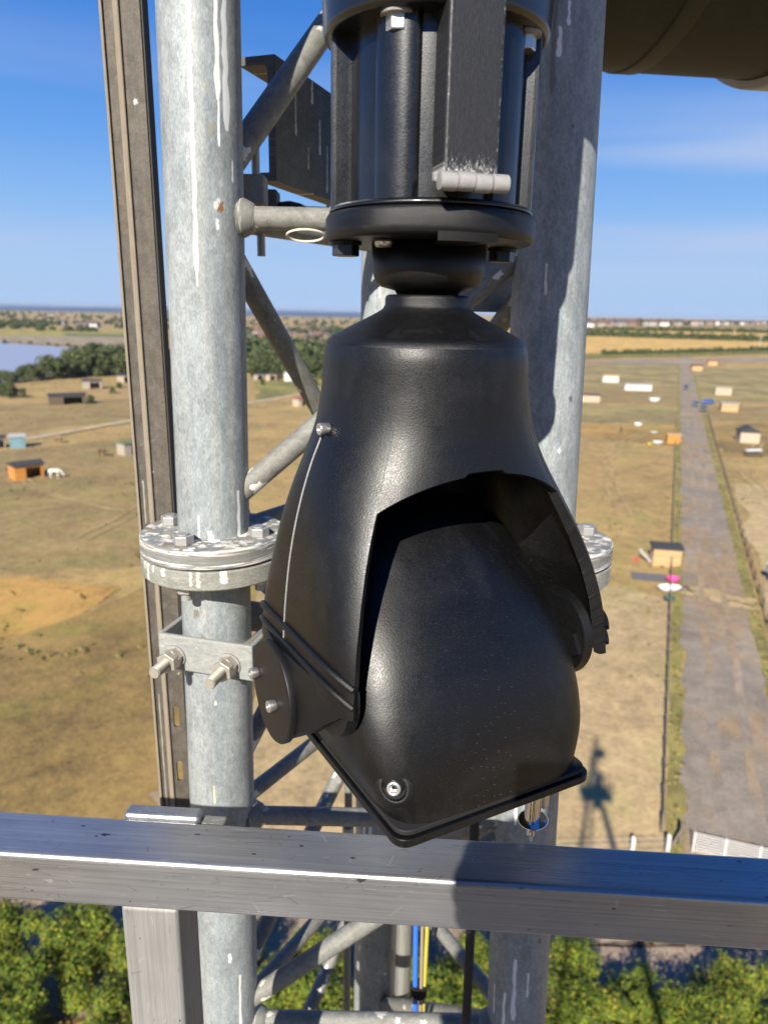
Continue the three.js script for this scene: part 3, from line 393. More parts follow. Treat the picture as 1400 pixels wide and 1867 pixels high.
// animals and walkers: one continuous surface from tapered bones
function fleshGeo(bones, cell, res, centre, kk = .05) {
  const mc = new MarchingCubes(res, new THREE.MeshBasicMaterial(), false, false, 160000), n = mc.size, half = n / 2, sc = cell * half; mc.isolation = 0; const f = mc.field, ab = V(), pa = V();
  const B = bones.map(([a, b, r1, r2]) => { const A = V(...a), D = V(...b).sub(A); return [A, D, D.lengthSq() || 1e-9, r1, r2]; });
  for (let z = 0; z < n; z++) for (let y = 0; y < n; y++) for (let x = 0; x < n; x++) {
    const px = (x - half) / half * sc + centre[0], py = (y - half) / half * sc + centre[1], pz = (z - half) / half * sc + centre[2]; let d = 1e3;
    for (const [A, D, l2, r1, r2] of B) { const ax = px - A.x, ay = py - A.y, az = pz - A.z; let t = (ax * D.x + ay * D.y + az * D.z) / l2; t = t < 0 ? 0 : t > 1 ? 1 : t; const e = Math.sqrt((ax - t * D.x) ** 2 + (ay - t * D.y) ** 2 + (az - t * D.z) ** 2) - (r1 + (r2 - r1) * t); const h = Math.max(kk - Math.abs(d - e), 0) / kk; d = Math.min(d, e) - h * h * kk * .25; }
    f[x + y * n + z * n * n] = -d;
  }
  mc.update(); const c = mc.count, g = new THREE.BufferGeometry(); g.setAttribute('position', new THREE.BufferAttribute(mc.positionArray.slice(0, c * 3), 3)); g.setAttribute('normal', new THREE.BufferAttribute(mc.normalArray.slice(0, c * 3), 3)); g.scale(sc, sc, sc).translate(...centre); return g;
}
const horseG = fleshGeo([[[-.55, 1.22, 0], [.5, 1.2, 0], .30, .29], [[.5, 1.25, 0], [1.05, 1.0, 0], .2, .13], [[1.05, 1.0, 0], [1.3, .55, 0], .12, .09], [[1.3, .55, 0], [1.36, .32, 0], .1, .07], [[-.8, 1.3, 0], [-.95, .7, 0], .06, .04],
  ...[[.45, .13, .05], [.5, -.13, -.05]].flatMap(([x, z, o]) => [[[x, 1.05, z], [x + o, .55, z], .13, .07], [[x + o, .55, z], [x + o, .06, z], .06, .055]]), ...[[-.6, .14, .06], [-.55, -.14, -.04]].flatMap(([x, z, o]) => [[[x, 1.1, z], [x + .1 + o, .75, z], .17, .1], [[x + .1 + o, .75, z], [x - .1 + o, .5, z], .09, .06], [[x - .1 + o, .5, z], [x + o, .06, z], .06, .055]])], .045, 58, [.2, .85, 0], .08);
const hide = [plain(.72, .69, .62), plain(.10, .055, .03), plain(.22, .14, .08)];
[['white grazing horse to the right of the orange shelter', -53.4, -116.2, .35, 0], ['dark brown horse grazing left of the green roofed shelter', -52.6, -134.6, -.2, 1], ['brown pony standing beside the track near the blue shed', -66.4, -147.8, 2.9, 2]].forEach(([l, x, z, t, c]) => { const o = thing('horse', l, 'horse', [x, .03, z], t); part(o, 'body', horseG, hide[c]); part(o, 'mane', rbox(.6, .1, .06, .02).rotateZ(-.42).translate(.78, 1.3, 0), c ? M.dark : hide[0]); });
const walkG = fleshGeo([[[0, 1.6, 0], [0, 1.7, 0], .09, .1], [[0, 1.4, 0], [0, 1.55, 0], .06, .05], [[0, .95, 0], [0, 1.32, 0], .16, .17], [[-.12, 1.38, 0], [.12, 1.38, 0], .1, .1], ...[-1, 1].flatMap((s) => [[[s * .09, .92, 0], [s * .1, .5, s * .08], .1, .065], [[s * .1, .5, s * .08], [s * .1, .06, s * .14], .06, .045], [[s * .1, .05, s * .14], [s * .1, .05, s * .14 + .14], .045, .04], [[s * .2, 1.38, 0], [s * .26, 1.08, -s * .05], .06, .045], [[s * .26, 1.08, -s * .05], [s * .25, .84, -s * .1], .042, .04]])], .03, 66, [0, .9, 0], .05);
[['person in dark clothes walking in the paddock left of the road', 56.5, -176.0, plain(.05, .045, .05)], ['person in blue standing at the road verge by the far car', 113.4, -305, plain(.06, .09, .22)]].forEach(([l, x, z, m], i) => { const o = thing('person', l, 'person', [x, .03, z], i + .5); part(o, 'body', walkG, m); });
// post and rail fences along the lane
M.wood = timber(.20, .16, .12);
function fence(label, d0, d1, o, step, h) {
  const f = thing('field_fence', label, 'fence', [...laneAt(d0, o)].toSpliced(1, 0, 0)), base = f.position, ds = []; for (let d = d0, s = step; d < d1; d += s) ds.push(d);
  ds.forEach((d, i) => { const [x, z] = laneAt(d, o), p = V(x - base.x, 0, z - base.z); part(f, 'post', postG, M.wood).position.copy(p); if (i) { const [x2, z2] = laneAt(ds[i - 1], o), a = V(x2 - base.x, 0, z2 - base.z); for (const y of [.5, h * .9]) part(f, 'rail', bar(a.clone().setY(y), p.clone().setY(y), .035, 5), M.wood); } });
}
const postG = box(.14, 1.25, .14, 0, .62, 0);
fence('weathered timber fence along the left side of the road', 32.6, 200, -4.1, 2.6, 1.2); fence('weathered timber fence along the right side of the road', 44, 215, 4.35, 4.0, 1.2);
{ // white metal gate and posts at the lane's near end
  const o = thing('field_gate', 'white metal barred gate beyond the rail at the lane end', 'gate', [16.4, .1, -32.4], -.33), wm = plain(.62, .60, .56, { roughness: .5 });
  for (let k = 0; k < 8; k++) part(o, 'bar', bar(V(0, .18 + k * .15, 0), V(4.6, .18 + k * .15, 0), .026, 8), wm); for (const x of [0, 1.5, 3.1, 4.6]) part(o, 'upright', box(.06, 1.26, .05, x, .7, 0), wm);
  for (const [x, z, l] of [[13.1, -32.0, 'white short post, left of the pair beyond the rail'], [15.0, -32.2, 'white short post, right of the pair beyond the rail']]) { const p = thing('fence_post', l, 'post', [x, 0, z]); part(p, 'shaft', box(.16, 1.3, .16, 0, .65, 0), wm); part(p, 'cap', new THREE.ConeGeometry(.13, .1, 4).rotateY(Math.PI / 4).translate(0, 1.35, 0), wm); }
  const w = thing('wire_fence', 'thin wire fence strung between the white posts', 'fence', [13.1, 0, -32.0]); for (const y of [.5, .85, 1.15]) part(w, 'wire', bar(V(-5, y, .3), V(1.9, y, -.2), .012, 5), M.zinc); 
  const b = thing('timber_brace', 'dark leaning timber strut at the corner fence post', 'strut', [16.0, 0, -33.0]); part(b, 'strut', bar(V(0, 1.1, 0), V(-1.4, .05, 1.2), .07, 8), M.wood); part(b, 'post', cyl(.11, .1, 1.5, 0, .75, 0, 10), M.wood);
}
{ const o = thing('utility_pole', 'thin pale pole at the hedge right of the wheat field', 'pole', [276, H(276, -560), -560]); part(o, 'shaft', cyl(.25, .15, 11, 0, 5.5, 0, 8), plain(.5, .48, .45)); part(o, 'crossarm', box(1.8, .15, .15, 0, 10.2, 0), M.wood); }

// ---------------------------------------------------------------- lattice mast
const legAt = [                                              // axis of each leg at height hh relative to the lens
  (hh) => V(-.186 - .012 * (.283 - hh), hh, -.8), (hh) => V(.169 + .03 * (-.014 - hh), hh, -.8), (hh) => V(.0, hh, -1.11 + .02 * hh)];
{
  const base = V(0, 0, -1.0), mast = thing('lattice_mast', 'galvanised three legged steel lattice mast streaked with bird droppings', 'mast', base.toArray());
  const w = (p) => V(p.x - base.x, p.y + E - base.y, p.z - base.z), LR = .0395;
  const tex = [M.legL, M.legR, M.legR];
  legAt.forEach((f, k) => {
    const up = bar(w(f(-1.45)), w(f(.75)), LR, 64); { // texture faces the walkway: middle of u towards +z
      const g = new THREE.CylinderGeometry(LR, LR, 2.2, 64, 1).rotateY(Math.PI), a = w(f(-1.45)), b = w(f(.75)), d = b.clone().sub(a).normalize(); g.applyQuaternion(new THREE.Quaternion().setFromUnitVectors(V(0, 1, 0), d)); g.translate((a.x + b.x) / 2, (a.y + b.y) / 2, (a.z + b.z) / 2); part(mast, 'leg', g, tex[k]); }
    part(mast, 'leg', bar(w(f(-26.95)), w(f(-1.45)), LR, 20), M.galvPlain); part(mast, 'leg', bar(w(f(.75)), w(f(2.2)), LR, 20), M.galvPlain);
    for (const hh of [-.264, -4.2, -8.2, -12.2, -16.2, -20.2]) {           // bolted flange joints
      const c = w(f(hh)), up2 = .0115;
      for (const s of [1, -1]) { const rf = .081, g = toCreasedNormals(lathe([[LR, -.0105], [rf - .0015, -.0105], [rf, -.009], [rf, .009], [rf - .0015, .0105], [LR, .0105]], 72), .5), p = g.attributes.position, n = g.attributes.normal, uv = g.attributes.uv; for (let i = 0; i < p.count; i++) if (Math.abs(n.getY(i)) > .8) uv.setXY(i, .5 + p.getX(i) / .16, .5 - p.getZ(i) / .16); else uv.setXY(i, Math.atan2(p.getX(i), p.getZ(i)) / 6.283 + .5, .5 + p.getY(i) / .022);
        part(mast, 'flange_plate', g.translate(c.x, c.y + s * up2, c.z), s > 0 ? M.flangeTop : M.flangeEdge); }
      for (let i = 0; i < 4; i++) { const a = i * Math.PI / 2 + .35 + k, x = c.x + .058 * Math.cos(a), z = c.z + .058 * Math.sin(a); part(mast, 'flange_bolt', [hex(.0105, .008, x, c.y + .027, z), hex(.0105, .009, x, c.y - .027, z), cyl(.006, .006, .075, x, c.y - .004, z, 12)], M.zinc); }
    }
  });
  const nodes = [1.6, 1.2, .82, .43, .09, -.25, -.62, -.95, -1.3, -1.7, -2.2, -2.9, -3.7, -4.6, -5.6, -6.7, -7.9, -9.2, -10.6, -12.1, -13.7, -15.4, -17.2, -19.1, -21.1, -23.2, -25.3];
  const br = (a, b, r) => part(mast, 'brace', bar(w(a), w(b), r, 20), M.brace);
  nodes.forEach((hh, i) => {
    for (const [a, b] of [[0, 1], [0, 2], [1, 2]]) br(legAt[a](hh), legAt[b](hh), a === 0 && b === 1 ? .0115 : .0105);
    const lo = nodes[i + 1]; if (lo === undefined) return;
    if (hh === .43) { br(legAt[0](.105), legAt[2](.475), .0145); br(legAt[1](.43), legAt[2](.12), .0115); }
    else if (hh === .09) { br(legAt[0](.10), legAt[2](-.32), .0125); br(legAt[0](-.225), legAt[1](.09), .0125); br(legAt[1](.06), legAt[2](-.25), .0115); }
    else { br(legAt[0](lo + .03), legAt[2](hh), .0115); if (i % 2 === 0) br(legAt[0](lo + .01), legAt[1](hh), .0125); else br(legAt[1](lo + .02), legAt[0](hh), .0125); br(legAt[1](hh), legAt[2](lo), .0115); }
  });
  // weld collars where the horizontal at 0.09 meets the left leg, node splays
  for (const [k, hh, dx] of [[0, .09, 1], [0, -.62, 1], [0, -.95, 1], [1, -.95, -1]]) { const c = w(legAt[k](hh)); part(mast, 'weld_collar', lathe([[.0115, .052], [.0145, .050], [.019, .041], [.021, .034], [.0, .034]], 24).rotateZ(-Math.PI / 2 * dx).translate(c.x, c.y, c.z), M.brace); }
  part(mast, 'gusset_plate', [box(.075, .085, .006).rotateY(.35).translate(.125 - base.x, E + .045, -.87 - base.z)], M.galvPlain);
}
// vertical conduit beside the rear leg, cables
{ const c = thing('conduit_pipe', 'slim galvanised pipe clipped beside the rear mast leg', 'pipe', [.052, 0, -1.09]); part(c, 'pipe', bar(V(0, 0, 0), V(0, E + .6, 0), .0145, 20), M.brace); for (const y of [-.75, -1.25, -2.4, -6, -12]) part(c, 'clip', cyl(.018, .018, .02, 0, E + y, 0, 16), M.dark); }
{ const c = thing('thin_pipe', 'thin blue grey pipe between left leg and camera', 'pipe', [-.047, 0, -1.0]); part(c, 'pipe', bar(V(0, 0, 0), V(0, E - .2, 0), .006, 12), M.brace); for (const y of [-.68, -.8, -1.3]) part(c, 'clip', cyl(.009, .009, .014, 0, E + y, 0, 12), M.zinc); }
const cableM = (r, g, b, ro = .45) => std({ color: lin(r, g, b), roughness: ro });
[['blue cable running down the mast below the rail', .0625, -.90, .0042, cableM(.03, .14, .55)], ['brown silver cable between the blue and yellow ones', .0700, -.898, .0026, cableM(.28, .22, .15)], ['yellow green earth cable beside the blue cable', .0752, -.902, .0032, cableM(.42, .38, .06)], ['thick black cable running down near the right leg', .119, -.76, .0058, M.rubber]].forEach(([l, x, z, r, m], i) => { const pts = []; for (let k = 0; k < 26; k++) { const y = -.40 - k * .16; pts.push(V(x + .0025 * Math.sin(k * 1.7 + i) + (i === 3 ? 0 : 0), E + y, z + .003 * Math.cos(k * 1.3 + i))); } for (let k = 1; k < 14; k++) pts.push(V(x, E - 4.4 - k * 1.73, z)); const g = tube(pts.map((p) => p.clone().sub(V(x, 0, z))), r, 160, 10); single('cable', g, m, l, 'cable', [x, 0, z]); });
single('cable_tape', cyl(.0125, .0125, .016, 0, 0, 0, 20), M.dark, 'black tape wrapped round the blue and yellow cables', 'tape', [.0685, E - 1.005, -.90]);

// ---------------------------------------------------------------- slotted channel on the left, with its pipe clamp
const channelTex = canvas(128, 1024, (x, w, h) => { galvBase(x, w, h, 71, [92, 86, 77], 26); const r = rng(31); for (let k = 0; k < 9; k++) drip(x, w * r(), h * r() * .8, h * (.05 + r() * .95), 3, 500 + k, '#b8b4aa'); });
M.channel = std({ map: channelTex, roughness: .7, metalness: .2, color: lin(.8, .8, .8) }); M.channelEdge = std({ color: lin(.26, .22, .165), roughness: .7, bumpMap: grainB, bumpScale: .0003 });
{
  const o = thing('slotted_channel', 'dark grey slotted steel channel standing left of the left mast leg', 'channel', [-.2645, E - 2.2, -.865], .06), Lc = 3.2, wd = .037;
  const s = new THREE.Shape([[0, 0], [wd, 0], [wd, Lc], [0, Lc]].map((p) => new THREE.Vector2(...p)));
  const slot = (cy) => { const h = new THREE.Path(), r = .0042, cx = .0255; h.moveTo(cx - r, cy - .012); h.lineTo(cx - r, cy + .012); h.absarc(cx, cy + .012, r, Math.PI, 0, true); h.lineTo(cx + r, cy - .012); h.absarc(cx, cy - .012, r, 0, -Math.PI, true); s.holes.push(h); };
  for (let k = 0; k < 24; k++) slot(2.2 - .437 - k * .082);
  const web = new THREE.ExtrudeGeometry(s, { depth: .003, bevelEnabled: true, bevelSize: .0005, bevelThickness: .0005, bevelSegments: 1 }), uv = web.attributes.uv; for (let i = 0; i < uv.count; i++) uv.setXY(i, uv.getX(i) / .1, uv.getY(i) / 1.2);
  part(o, 'web', web.translate(-wd / 2, 0, 0), M.channel);
  part(o, 'edge_lip', rbox(.0030, Lc, .012, .0008, -wd / 2 - .0018, Lc / 2, .001), M.channelEdge, 'pale worn left edge');
  part(o, 'raised_rib', rbox(.0062, Lc, .005, .0018, -wd / 2 + .0135, Lc / 2, .0048), M.channelEdge, 'pale tan raised rib');
  part(o, 'side_flange', box(.0035, Lc, .026, wd / 2 + .0005, Lc / 2, -.0115), std({ color: lin(.05, .047, .042), roughness: .8 }));
  o.rotation.z = .006;
}
{
  const o = thing('pipe_clamp', 'galvanised two bolt clamp joining the channel to the left mast leg', 'clamp', [-.195, E - .374, -.748], -.26);
  part(o, 'front_plate', rbox(.115, .042, .006, .002), M.galvPlain); part(o, 'back_plate', rbox(.115, .040, .006, .002, 0, 0, -.118), M.galvPlain); part(o, 'end_plate', rbox(.006, .040, .112, .002, -.0575, 0, -.059), M.galvPlain); part(o, 'end_plate', rbox(.0055, .040, .055, .002, .054, 0, -.03), M.galvPlain);
  for (const [x, L] of [[-.037, .046], [.030, .050]]) {
    const st = part(o, 'stud', new THREE.CylinderGeometry(.0058, .0058, .118 + L, 20).rotateX(Math.PI / 2).translate(x, -.004, (L - .118) / 2), M.thread); const th = []; for (let k = 0; k < 13; k++) th.push(new THREE.TorusGeometry(.0059, .0007, 6, 20).translate(x, -.004, L - .002 - k * .0021)); part(st, 'thread', th, M.thread);
    part(o, 'washer', new THREE.CylinderGeometry(.0135, .0135, .0022, 28).rotateX(Math.PI / 2).translate(x, -.004, .0042), M.zinc);
    for (const z of [.0095, .0185]) part(o, 'nut', hex(.0112, .0075).rotateX(Math.PI / 2).rotateZ(z * 30).translate(x, -.004, z), M.thread);
  }
}
// ---------------------------------------------------------------- channel beam, its clamp bolt, cable with fitting, cable tie
const beamTex = canvas(512, 512, (x, w, h) => { galvBase(x, w, h, 83, [74, 76, 76], 24); for (const [u, a, b, ww] of [[.10, .05, .25, 7], [.18, .1, .55, 8], [.34, .0, .2, 14], [.42, .3, .62, 12], [.55, .25, .8, 7], [.50, .5, .95, 8], [.30, .6, .8, 6], [.66, .1, .5, 10], [.8, .2, .9, 8]]) drip(x, w * u, h * a, h * b, ww, Math.round(u * 500), '#c3c7c9'); });
{
  const o = thing('channel_beam', 'dark weathered steel channel beam behind the mount, above left', 'beam', [-.137, E + .150, -.95], Math.atan2(.15, .052)), Lb = .62, hb = .132;
  const prof = new THREE.Shape(); const t = .0075, fl = .042; prof.moveTo(0, 0); prof.lineTo(0, hb); prof.lineTo(fl, hb); prof.lineTo(fl, hb - t); prof.lineTo(t + .008, hb - t); prof.absarc(t + .008, hb - t - .008, .008, Math.PI / 2, Math.PI, false); prof.lineTo(t, t); prof.lineTo(fl * .5, t); prof.lineTo(fl * .5, 0); prof.closePath();
  const g = new THREE.ExtrudeGeometry(prof, { depth: Lb, bevelEnabled: true, bevelSize: .0012, bevelThickness: .001, bevelSegments: 2, curveSegments: 6 }).rotateY(Math.PI / 2).scale(1, 1, 1); const uv = g.attributes.uv, p = g.attributes.position; for (let i = 0; i < uv.count; i++) uv.setXY(i, p.getX(i) / .3, p.getY(i) / hb);
  part(o, 'section', g, std({ map: beamTex, roughness: .6, metalness: .3, bumpMap: grainB, bumpScale: .0002 }));
}
{
  const o = thing('clamp_bolt', 'hex headed bolt and block clamped beside the left leg under the beam', 'bolt', [-.147, E + .122, -.87]);
  part(o, 'block', rbox(.026, .030, .03, .003, -.002, .004, 0), M.galvPlain); part(o, 'shank', cyl(.0045, .0045, .05, 0, .035, 0, 16), M.thread); part(o, 'head', hex(.0095, .008, 0, .058, 0), M.zinc); part(o, 'tail', cyl(.0045, .0045, .056, .004, -.036, 0, 14), M.thread);
}
{
  const o = thing('cable_gland', 'black cable with rubber boot and grey box behind the horizontal tube', 'cable', [-.150, E + .098, -.93]);
  part(o, 'box', rbox(.026, .042, .03, .003, .006, .016, 0), std({ color: lin(.06, .06, .06), roughness: .6 })); part(o, 'boot', lathe([[0, -.012], [.011, -.012], [.0125, 0], [.010, .012], [.0075, .018], [0, .018]], 24).rotateZ(-Math.PI / 2).translate(.032, .014, 0), M.rubber); part(o, 'cable', tube([V(.03, .014, 0), V(.07, .017, -.02), V(.12, .013, -.05), V(.2, .012, -.09)], .0062, 30, 10), M.rubber); part(o, 'tie', new THREE.TorusGeometry(.0072, .002, 8, 18).rotateY(Math.PI / 2).translate(.075, .017, -.022), M.dark);
}
single('cable_tie', new THREE.TorusGeometry(.0185, .0013, 8, 40).scale(1, .62, 1).rotateX(1.15), cableM(.55, .50, .40), 'loose pale cable tie loop hanging left of the mount flange', 'tie', [-.083, E + .072, -.775], .2);
// ---------------------------------------------------------------- drum shaped microwave dish, upper right
{
  const o = thing('drum_antenna', 'dark green grey drum antenna shroud at the upper right corner', 'antenna', [.165, E + .640, -1.12], .12);
  const t = canvas(512, 512, (x, w, h) => { galvBase(x, w, h, 97, [30, 34, 31], 14); const r = rng(8); for (let k = 0; k < 120; k++) splat(x, w * r(), h * (.35 + .3 * r()), 3 + 16 * r() * r(), 900 + k, r() > .4 ? '#1d2112' : '#2b2b20'); });
  part(o, 'shroud', lathe([[0, .02], [.30, .02], [.302, .024], [.302, .40], [.30, .402], [0, .402]], 96).rotateZ(-Math.PI / 2), std({ map: t, roughness: .7, color: lin(.6, .66, .68) }));
  part(o, 'seam_band', lathe([[.3025, .170], [.3045, .172], [.3045, .196], [.3025, .198]], 96).rotateZ(-Math.PI / 2), std({ map: t, roughness: .6, color: lin(.85, .9, .9) })); part(o, 'rim', lathe([[.303, .375], [.313, .377], [.315, .385], [.315, .455], [.311, .46], [.29, .46], [.29, .403]], 96).rotateZ(-Math.PI / 2), std({ color: lin(.32, .30, .25), roughness: .55, bumpMap: rep(grainB, 4), bumpScale: .0003 })); part(o, 'radome', lathe([[0, .47], [.2, .468], [.289, .455]], 64).rotateZ(-Math.PI / 2), plain(.5, .5, .48));
  part(o, 'strut', bar(V(.02, -.0, 0), V(.02, -.0, .26), .02, 16), M.galvPlain);
}
// ---------------------------------------------------------------- camera mount column
const AX = .0285, AZ = -.56;
{
  const o = thing('camera_mount', 'black fluted metal mount column with hinge above the camera', 'mount', [AX, E + .018, AZ]), y = (h) => h - .018;
  // lower flange and hub (one casting)
  part(o, 'flange', lathe([[0, y(.0475)], [.0715, y(.0475)], [.0735, y(.050)], [.074, y(.0535)], [.074, y(.062)], [.0725, y(.0648)], [.0695, y(.0658)], [0, y(.0658)]], 120), M.coat);
  const tab = new THREE.CylinderGeometry(.0743, .0735, .0155, 40, 1, false, .02, .56).scale(1, .36, 1).translate(0, y(.0468), 0); part(o, 'flange_tab', tab, M.coat);
  part(o, 'hub', lathe([[0, y(.004)], [.0195, y(.004)], [.0205, y(.010)], [.024, y(.0155)], [.034, y(.018)], [.0385, y(.022)], [.0405, y(.029)], [.0412, y(.0475)], [0, y(.0475)]], 96), M.coat);
  // fluted core
  const fl = new THREE.Shape(), N = 720, rib = (az, c, w, h) => { let d = Math.abs(((az - c + 540) % 360) - 180); return h * (1 - sstep(w - 1.2, w + 1.2, d)); }; for (let i = 0; i < N; i++) { const az = i / N * 360, a = az * Math.PI / 180; let rr = .0572 + Math.max(rib(az, 272, 13, .0132), rib(az, 84, 13, .0132), rib(az, 180, 15, .0132)); for (const c of [334, 50, 130, 228]) { const d = Math.abs(((az - c + 540) % 360) - 180); rr = Math.max(rr, .0572 + .0072 * Math.sqrt(Math.max(0, 1 - (d / 15) ** 2)) + (d < 15 ? .0012 : 0)); } fl[i ? 'lineTo' : 'moveTo'](rr * Math.sin(a), -rr * Math.cos(a)); } fl.closePath();
  const core = new THREE.ExtrudeGeometry(fl, { depth: .13, bevelEnabled: false }).rotateX(-Math.PI / 2).translate(0, y(.0655), 0); { const uv = core.attributes.uv, p = core.attributes.position; for (let i = 0; i < uv.count; i++) uv.setXY(i, Math.atan2(p.getX(i), p.getZ(i)) * .068 + Math.hypot(p.getX(i), p.getZ(i)) * 1.3, p.getY(i)); }
  part(o, 'fluted_column', core, M.gloss);
  part(o, 'base_ring', lathe([[.060, y(.0656)], [.0712, y(.0656)], [.0715, y(.0675)], [.0700, y(.0695)], [.062, y(.0700)]], 96), M.gloss);
  part(o, 'collar', lathe([[.045, y(.1735)], [.0715, y(.1735)], [.0745, y(.175)], [.0755, y(.178)], [.0765, y(.204)], [.0785, y(.207)], [.0795, y(.210)], [.0795, y(.36)], [0, y(.36)]], 120), M.gloss);
  // front pad with salt along its edges
  const padTex = canvas(256, 1024, (x, w, h) => { const im = x.createImageData(w, h); for (let j = 0; j < h; j++) for (let i = 0; i < w; i++) { const u = i / w, v = j / h, e = Math.max(sstep(.90, 1.0, u) * .9, sstep(.12, 0, u) * .55, sstep(.93, 1, v)), n = fbm(u, v * 4, 40, 5, 91), f = hash(i, j, 5), salt = .78 * sstep(.46, .74, n * .56 + e * .36 + .22 * (f - .5)) * (e > .02 ? 1 : 0), s2 = f > .9985 ? .4 : 0, k = 30 + 14 * (n - .5); const q = Math.min(1, salt + s2), o2 = 4 * (j * w + i); im.data[o2] = mix(k, 205, q); im.data[o2 + 1] = mix(k, 204, q); im.data[o2 + 2] = mix(k + 2, 198, q); im.data[o2 + 3] = 255; } x.putImageData(im, 0, 0); });
  const az = .27, pw = .0355, ph = .30, pad = rbox(pw, ph, .030, .0022), padN = pad.attributes.normal, uvp = pad.attributes.uv, pp = pad.attributes.position; for (let i = 0; i < uvp.count; i++) uvp.setXY(i, Math.abs(padN.getX(i)) > .6 ? .5 : pp.getX(i) / pw + .5, Math.min(1, (pp.getY(i) / ph + .5) * 2.4));
  part(o, 'front_pad', pad.translate(0, y(.0815) + ph / 2, .0615).rotateY(az), phys({ map: padTex, roughness: .5, clearcoat: .15, clearcoatRoughness: .35, bumpMap: grainB, bumpScale: .0001 }));
  const kn = part(o, 'hinge', rbox(.047, .006, .006, .0015, -.001, y(.0792), .0765).rotateY(az), M.zinc);
  [-.0175, -.0065, .0045, .0158].forEach((x, i) => part(kn, 'knuckle', lathe([[0, -.0055], [.0049, -.0055], [.0055, -.0048], [.0055, .0048], [.0049, .0055], [0, .0055]], 20).rotateZ(Math.PI / 2).translate(x, y(.0762) + (i % 2) * .0004, .0835).rotateY(az), M.zinc));
  for (const a of [-.44, 1.12, 2.6, -2.0]) { const x = .0615 * Math.sin(a), z = .0615 * Math.cos(a); const bt = part(o, 'collar_bolt', hex(.0068, .0075, x, y(.1680), z), M.steel); part(bt, 'washer', cyl(.0105, .0105, .0016, x, y(.1727), z, 28), M.zinc); }
  for (const [a, k] of [[-1.42, 0], [-.72, 1], [1.95, 0], [3.0, 0]]) { const x = .060 * Math.sin(a), z = .060 * Math.cos(a); const b = part(o, 'flange_bolt', k ? lathe([[0, -.004], [.005, -.0035], [.0063, -.001], [.0063, .0015], [0, .0015]], 24).translate(x * .82, y(.0458), z * .82) : hex(.0088, .0065, x, y(.0418), z), k ? M.steel : M.boltDark); if (!k) part(b, 'washer', cyl(.0112, .0112, .002, x, y(.0463), z, 28), M.blackMatt); }
  // arm back to the mast, above the picture
  part(o, 'support_arm', rbox(.09, .09, .42, .006, .055, y(.42), -.17).rotateY(-.1), M.gloss); part(o, 'top_plate', rbox(.17, .02, .17, .004, 0, y(.37), 0), M.gloss);
}
// ---------------------------------------------------------------- the pan and tilt camera
function loft(fn, rings, n, closeTop, closeBot) {            // fn(t, a) -> Vector3, rings = list of t, n steps round
  const pos = [], uv = [], idx = []; rings.forEach((t) => { for (let i = 0; i <= n; i++) { const p = fn(t, i / n * 6.2831853); pos.push(p.x, p.y, p.z); uv.push(i / n * .62, p.y * 1.0); } });
  for (let j = 0; j < rings.length - 1; j++) for (let i = 0; i < n; i++) { const a = j * (n + 1) + i, b = a + n + 1; idx.push(a, b, a + 1, a + 1, b, b + 1); }
  const g = new THREE.BufferGeometry(); g.setAttribute('position', new THREE.Float32BufferAttribute(pos, 3)); g.setAttribute('uv', new THREE.Float32BufferAttribute(uv, 2)); g.setIndex(idx); g.computeVertexNormals();
  const nn = g.attributes.normal; rings.forEach((_, j) => { const a = j * (n + 1), b = a + n; const v = V(nn.getX(a) + nn.getX(b), nn.getY(a) + nn.getY(b), nn.getZ(a) + nn.getZ(b)).normalize(); nn.setXYZ(a, v.x, v.y, v.z); nn.setXYZ(b, v.x, v.y, v.z); }); return g;
}
const sgnp = (c, e) => Math.sign(c) * Math.pow(Math.abs(c), e);
const lut = (T, h) => { for (let i = 0; i < T.length - 1; i++) if (h <= T[i][0] && h >= T[i + 1][0]) { const t = (T[i][0] - h) / (T[i][0] - T[i + 1][0]), p = T[Math.max(0, i - 1)], a = T[i], b = T[i + 1], c = T[Math.min(T.length - 1, i + 2)]; return [1, 2, 3].map((k) => { const m0 = (b[k] - p[k]) / (p[0] - b[0] || 1) * (a[0] - b[0]), m1 = (c[k] - a[k]) / (a[0] - c[0] || 1) * (a[0] - b[0]); return (2 * t ** 3 - 3 * t * t + 1) * a[k] + (t ** 3 - 2 * t * t + t) * m0 + (-2 * t ** 3 + 3 * t * t) * b[k] + (t ** 3 - t * t) * m1; }); } const e = h > T[0][0] ? T[0] : T[T.length - 1]; return e.slice(1); };
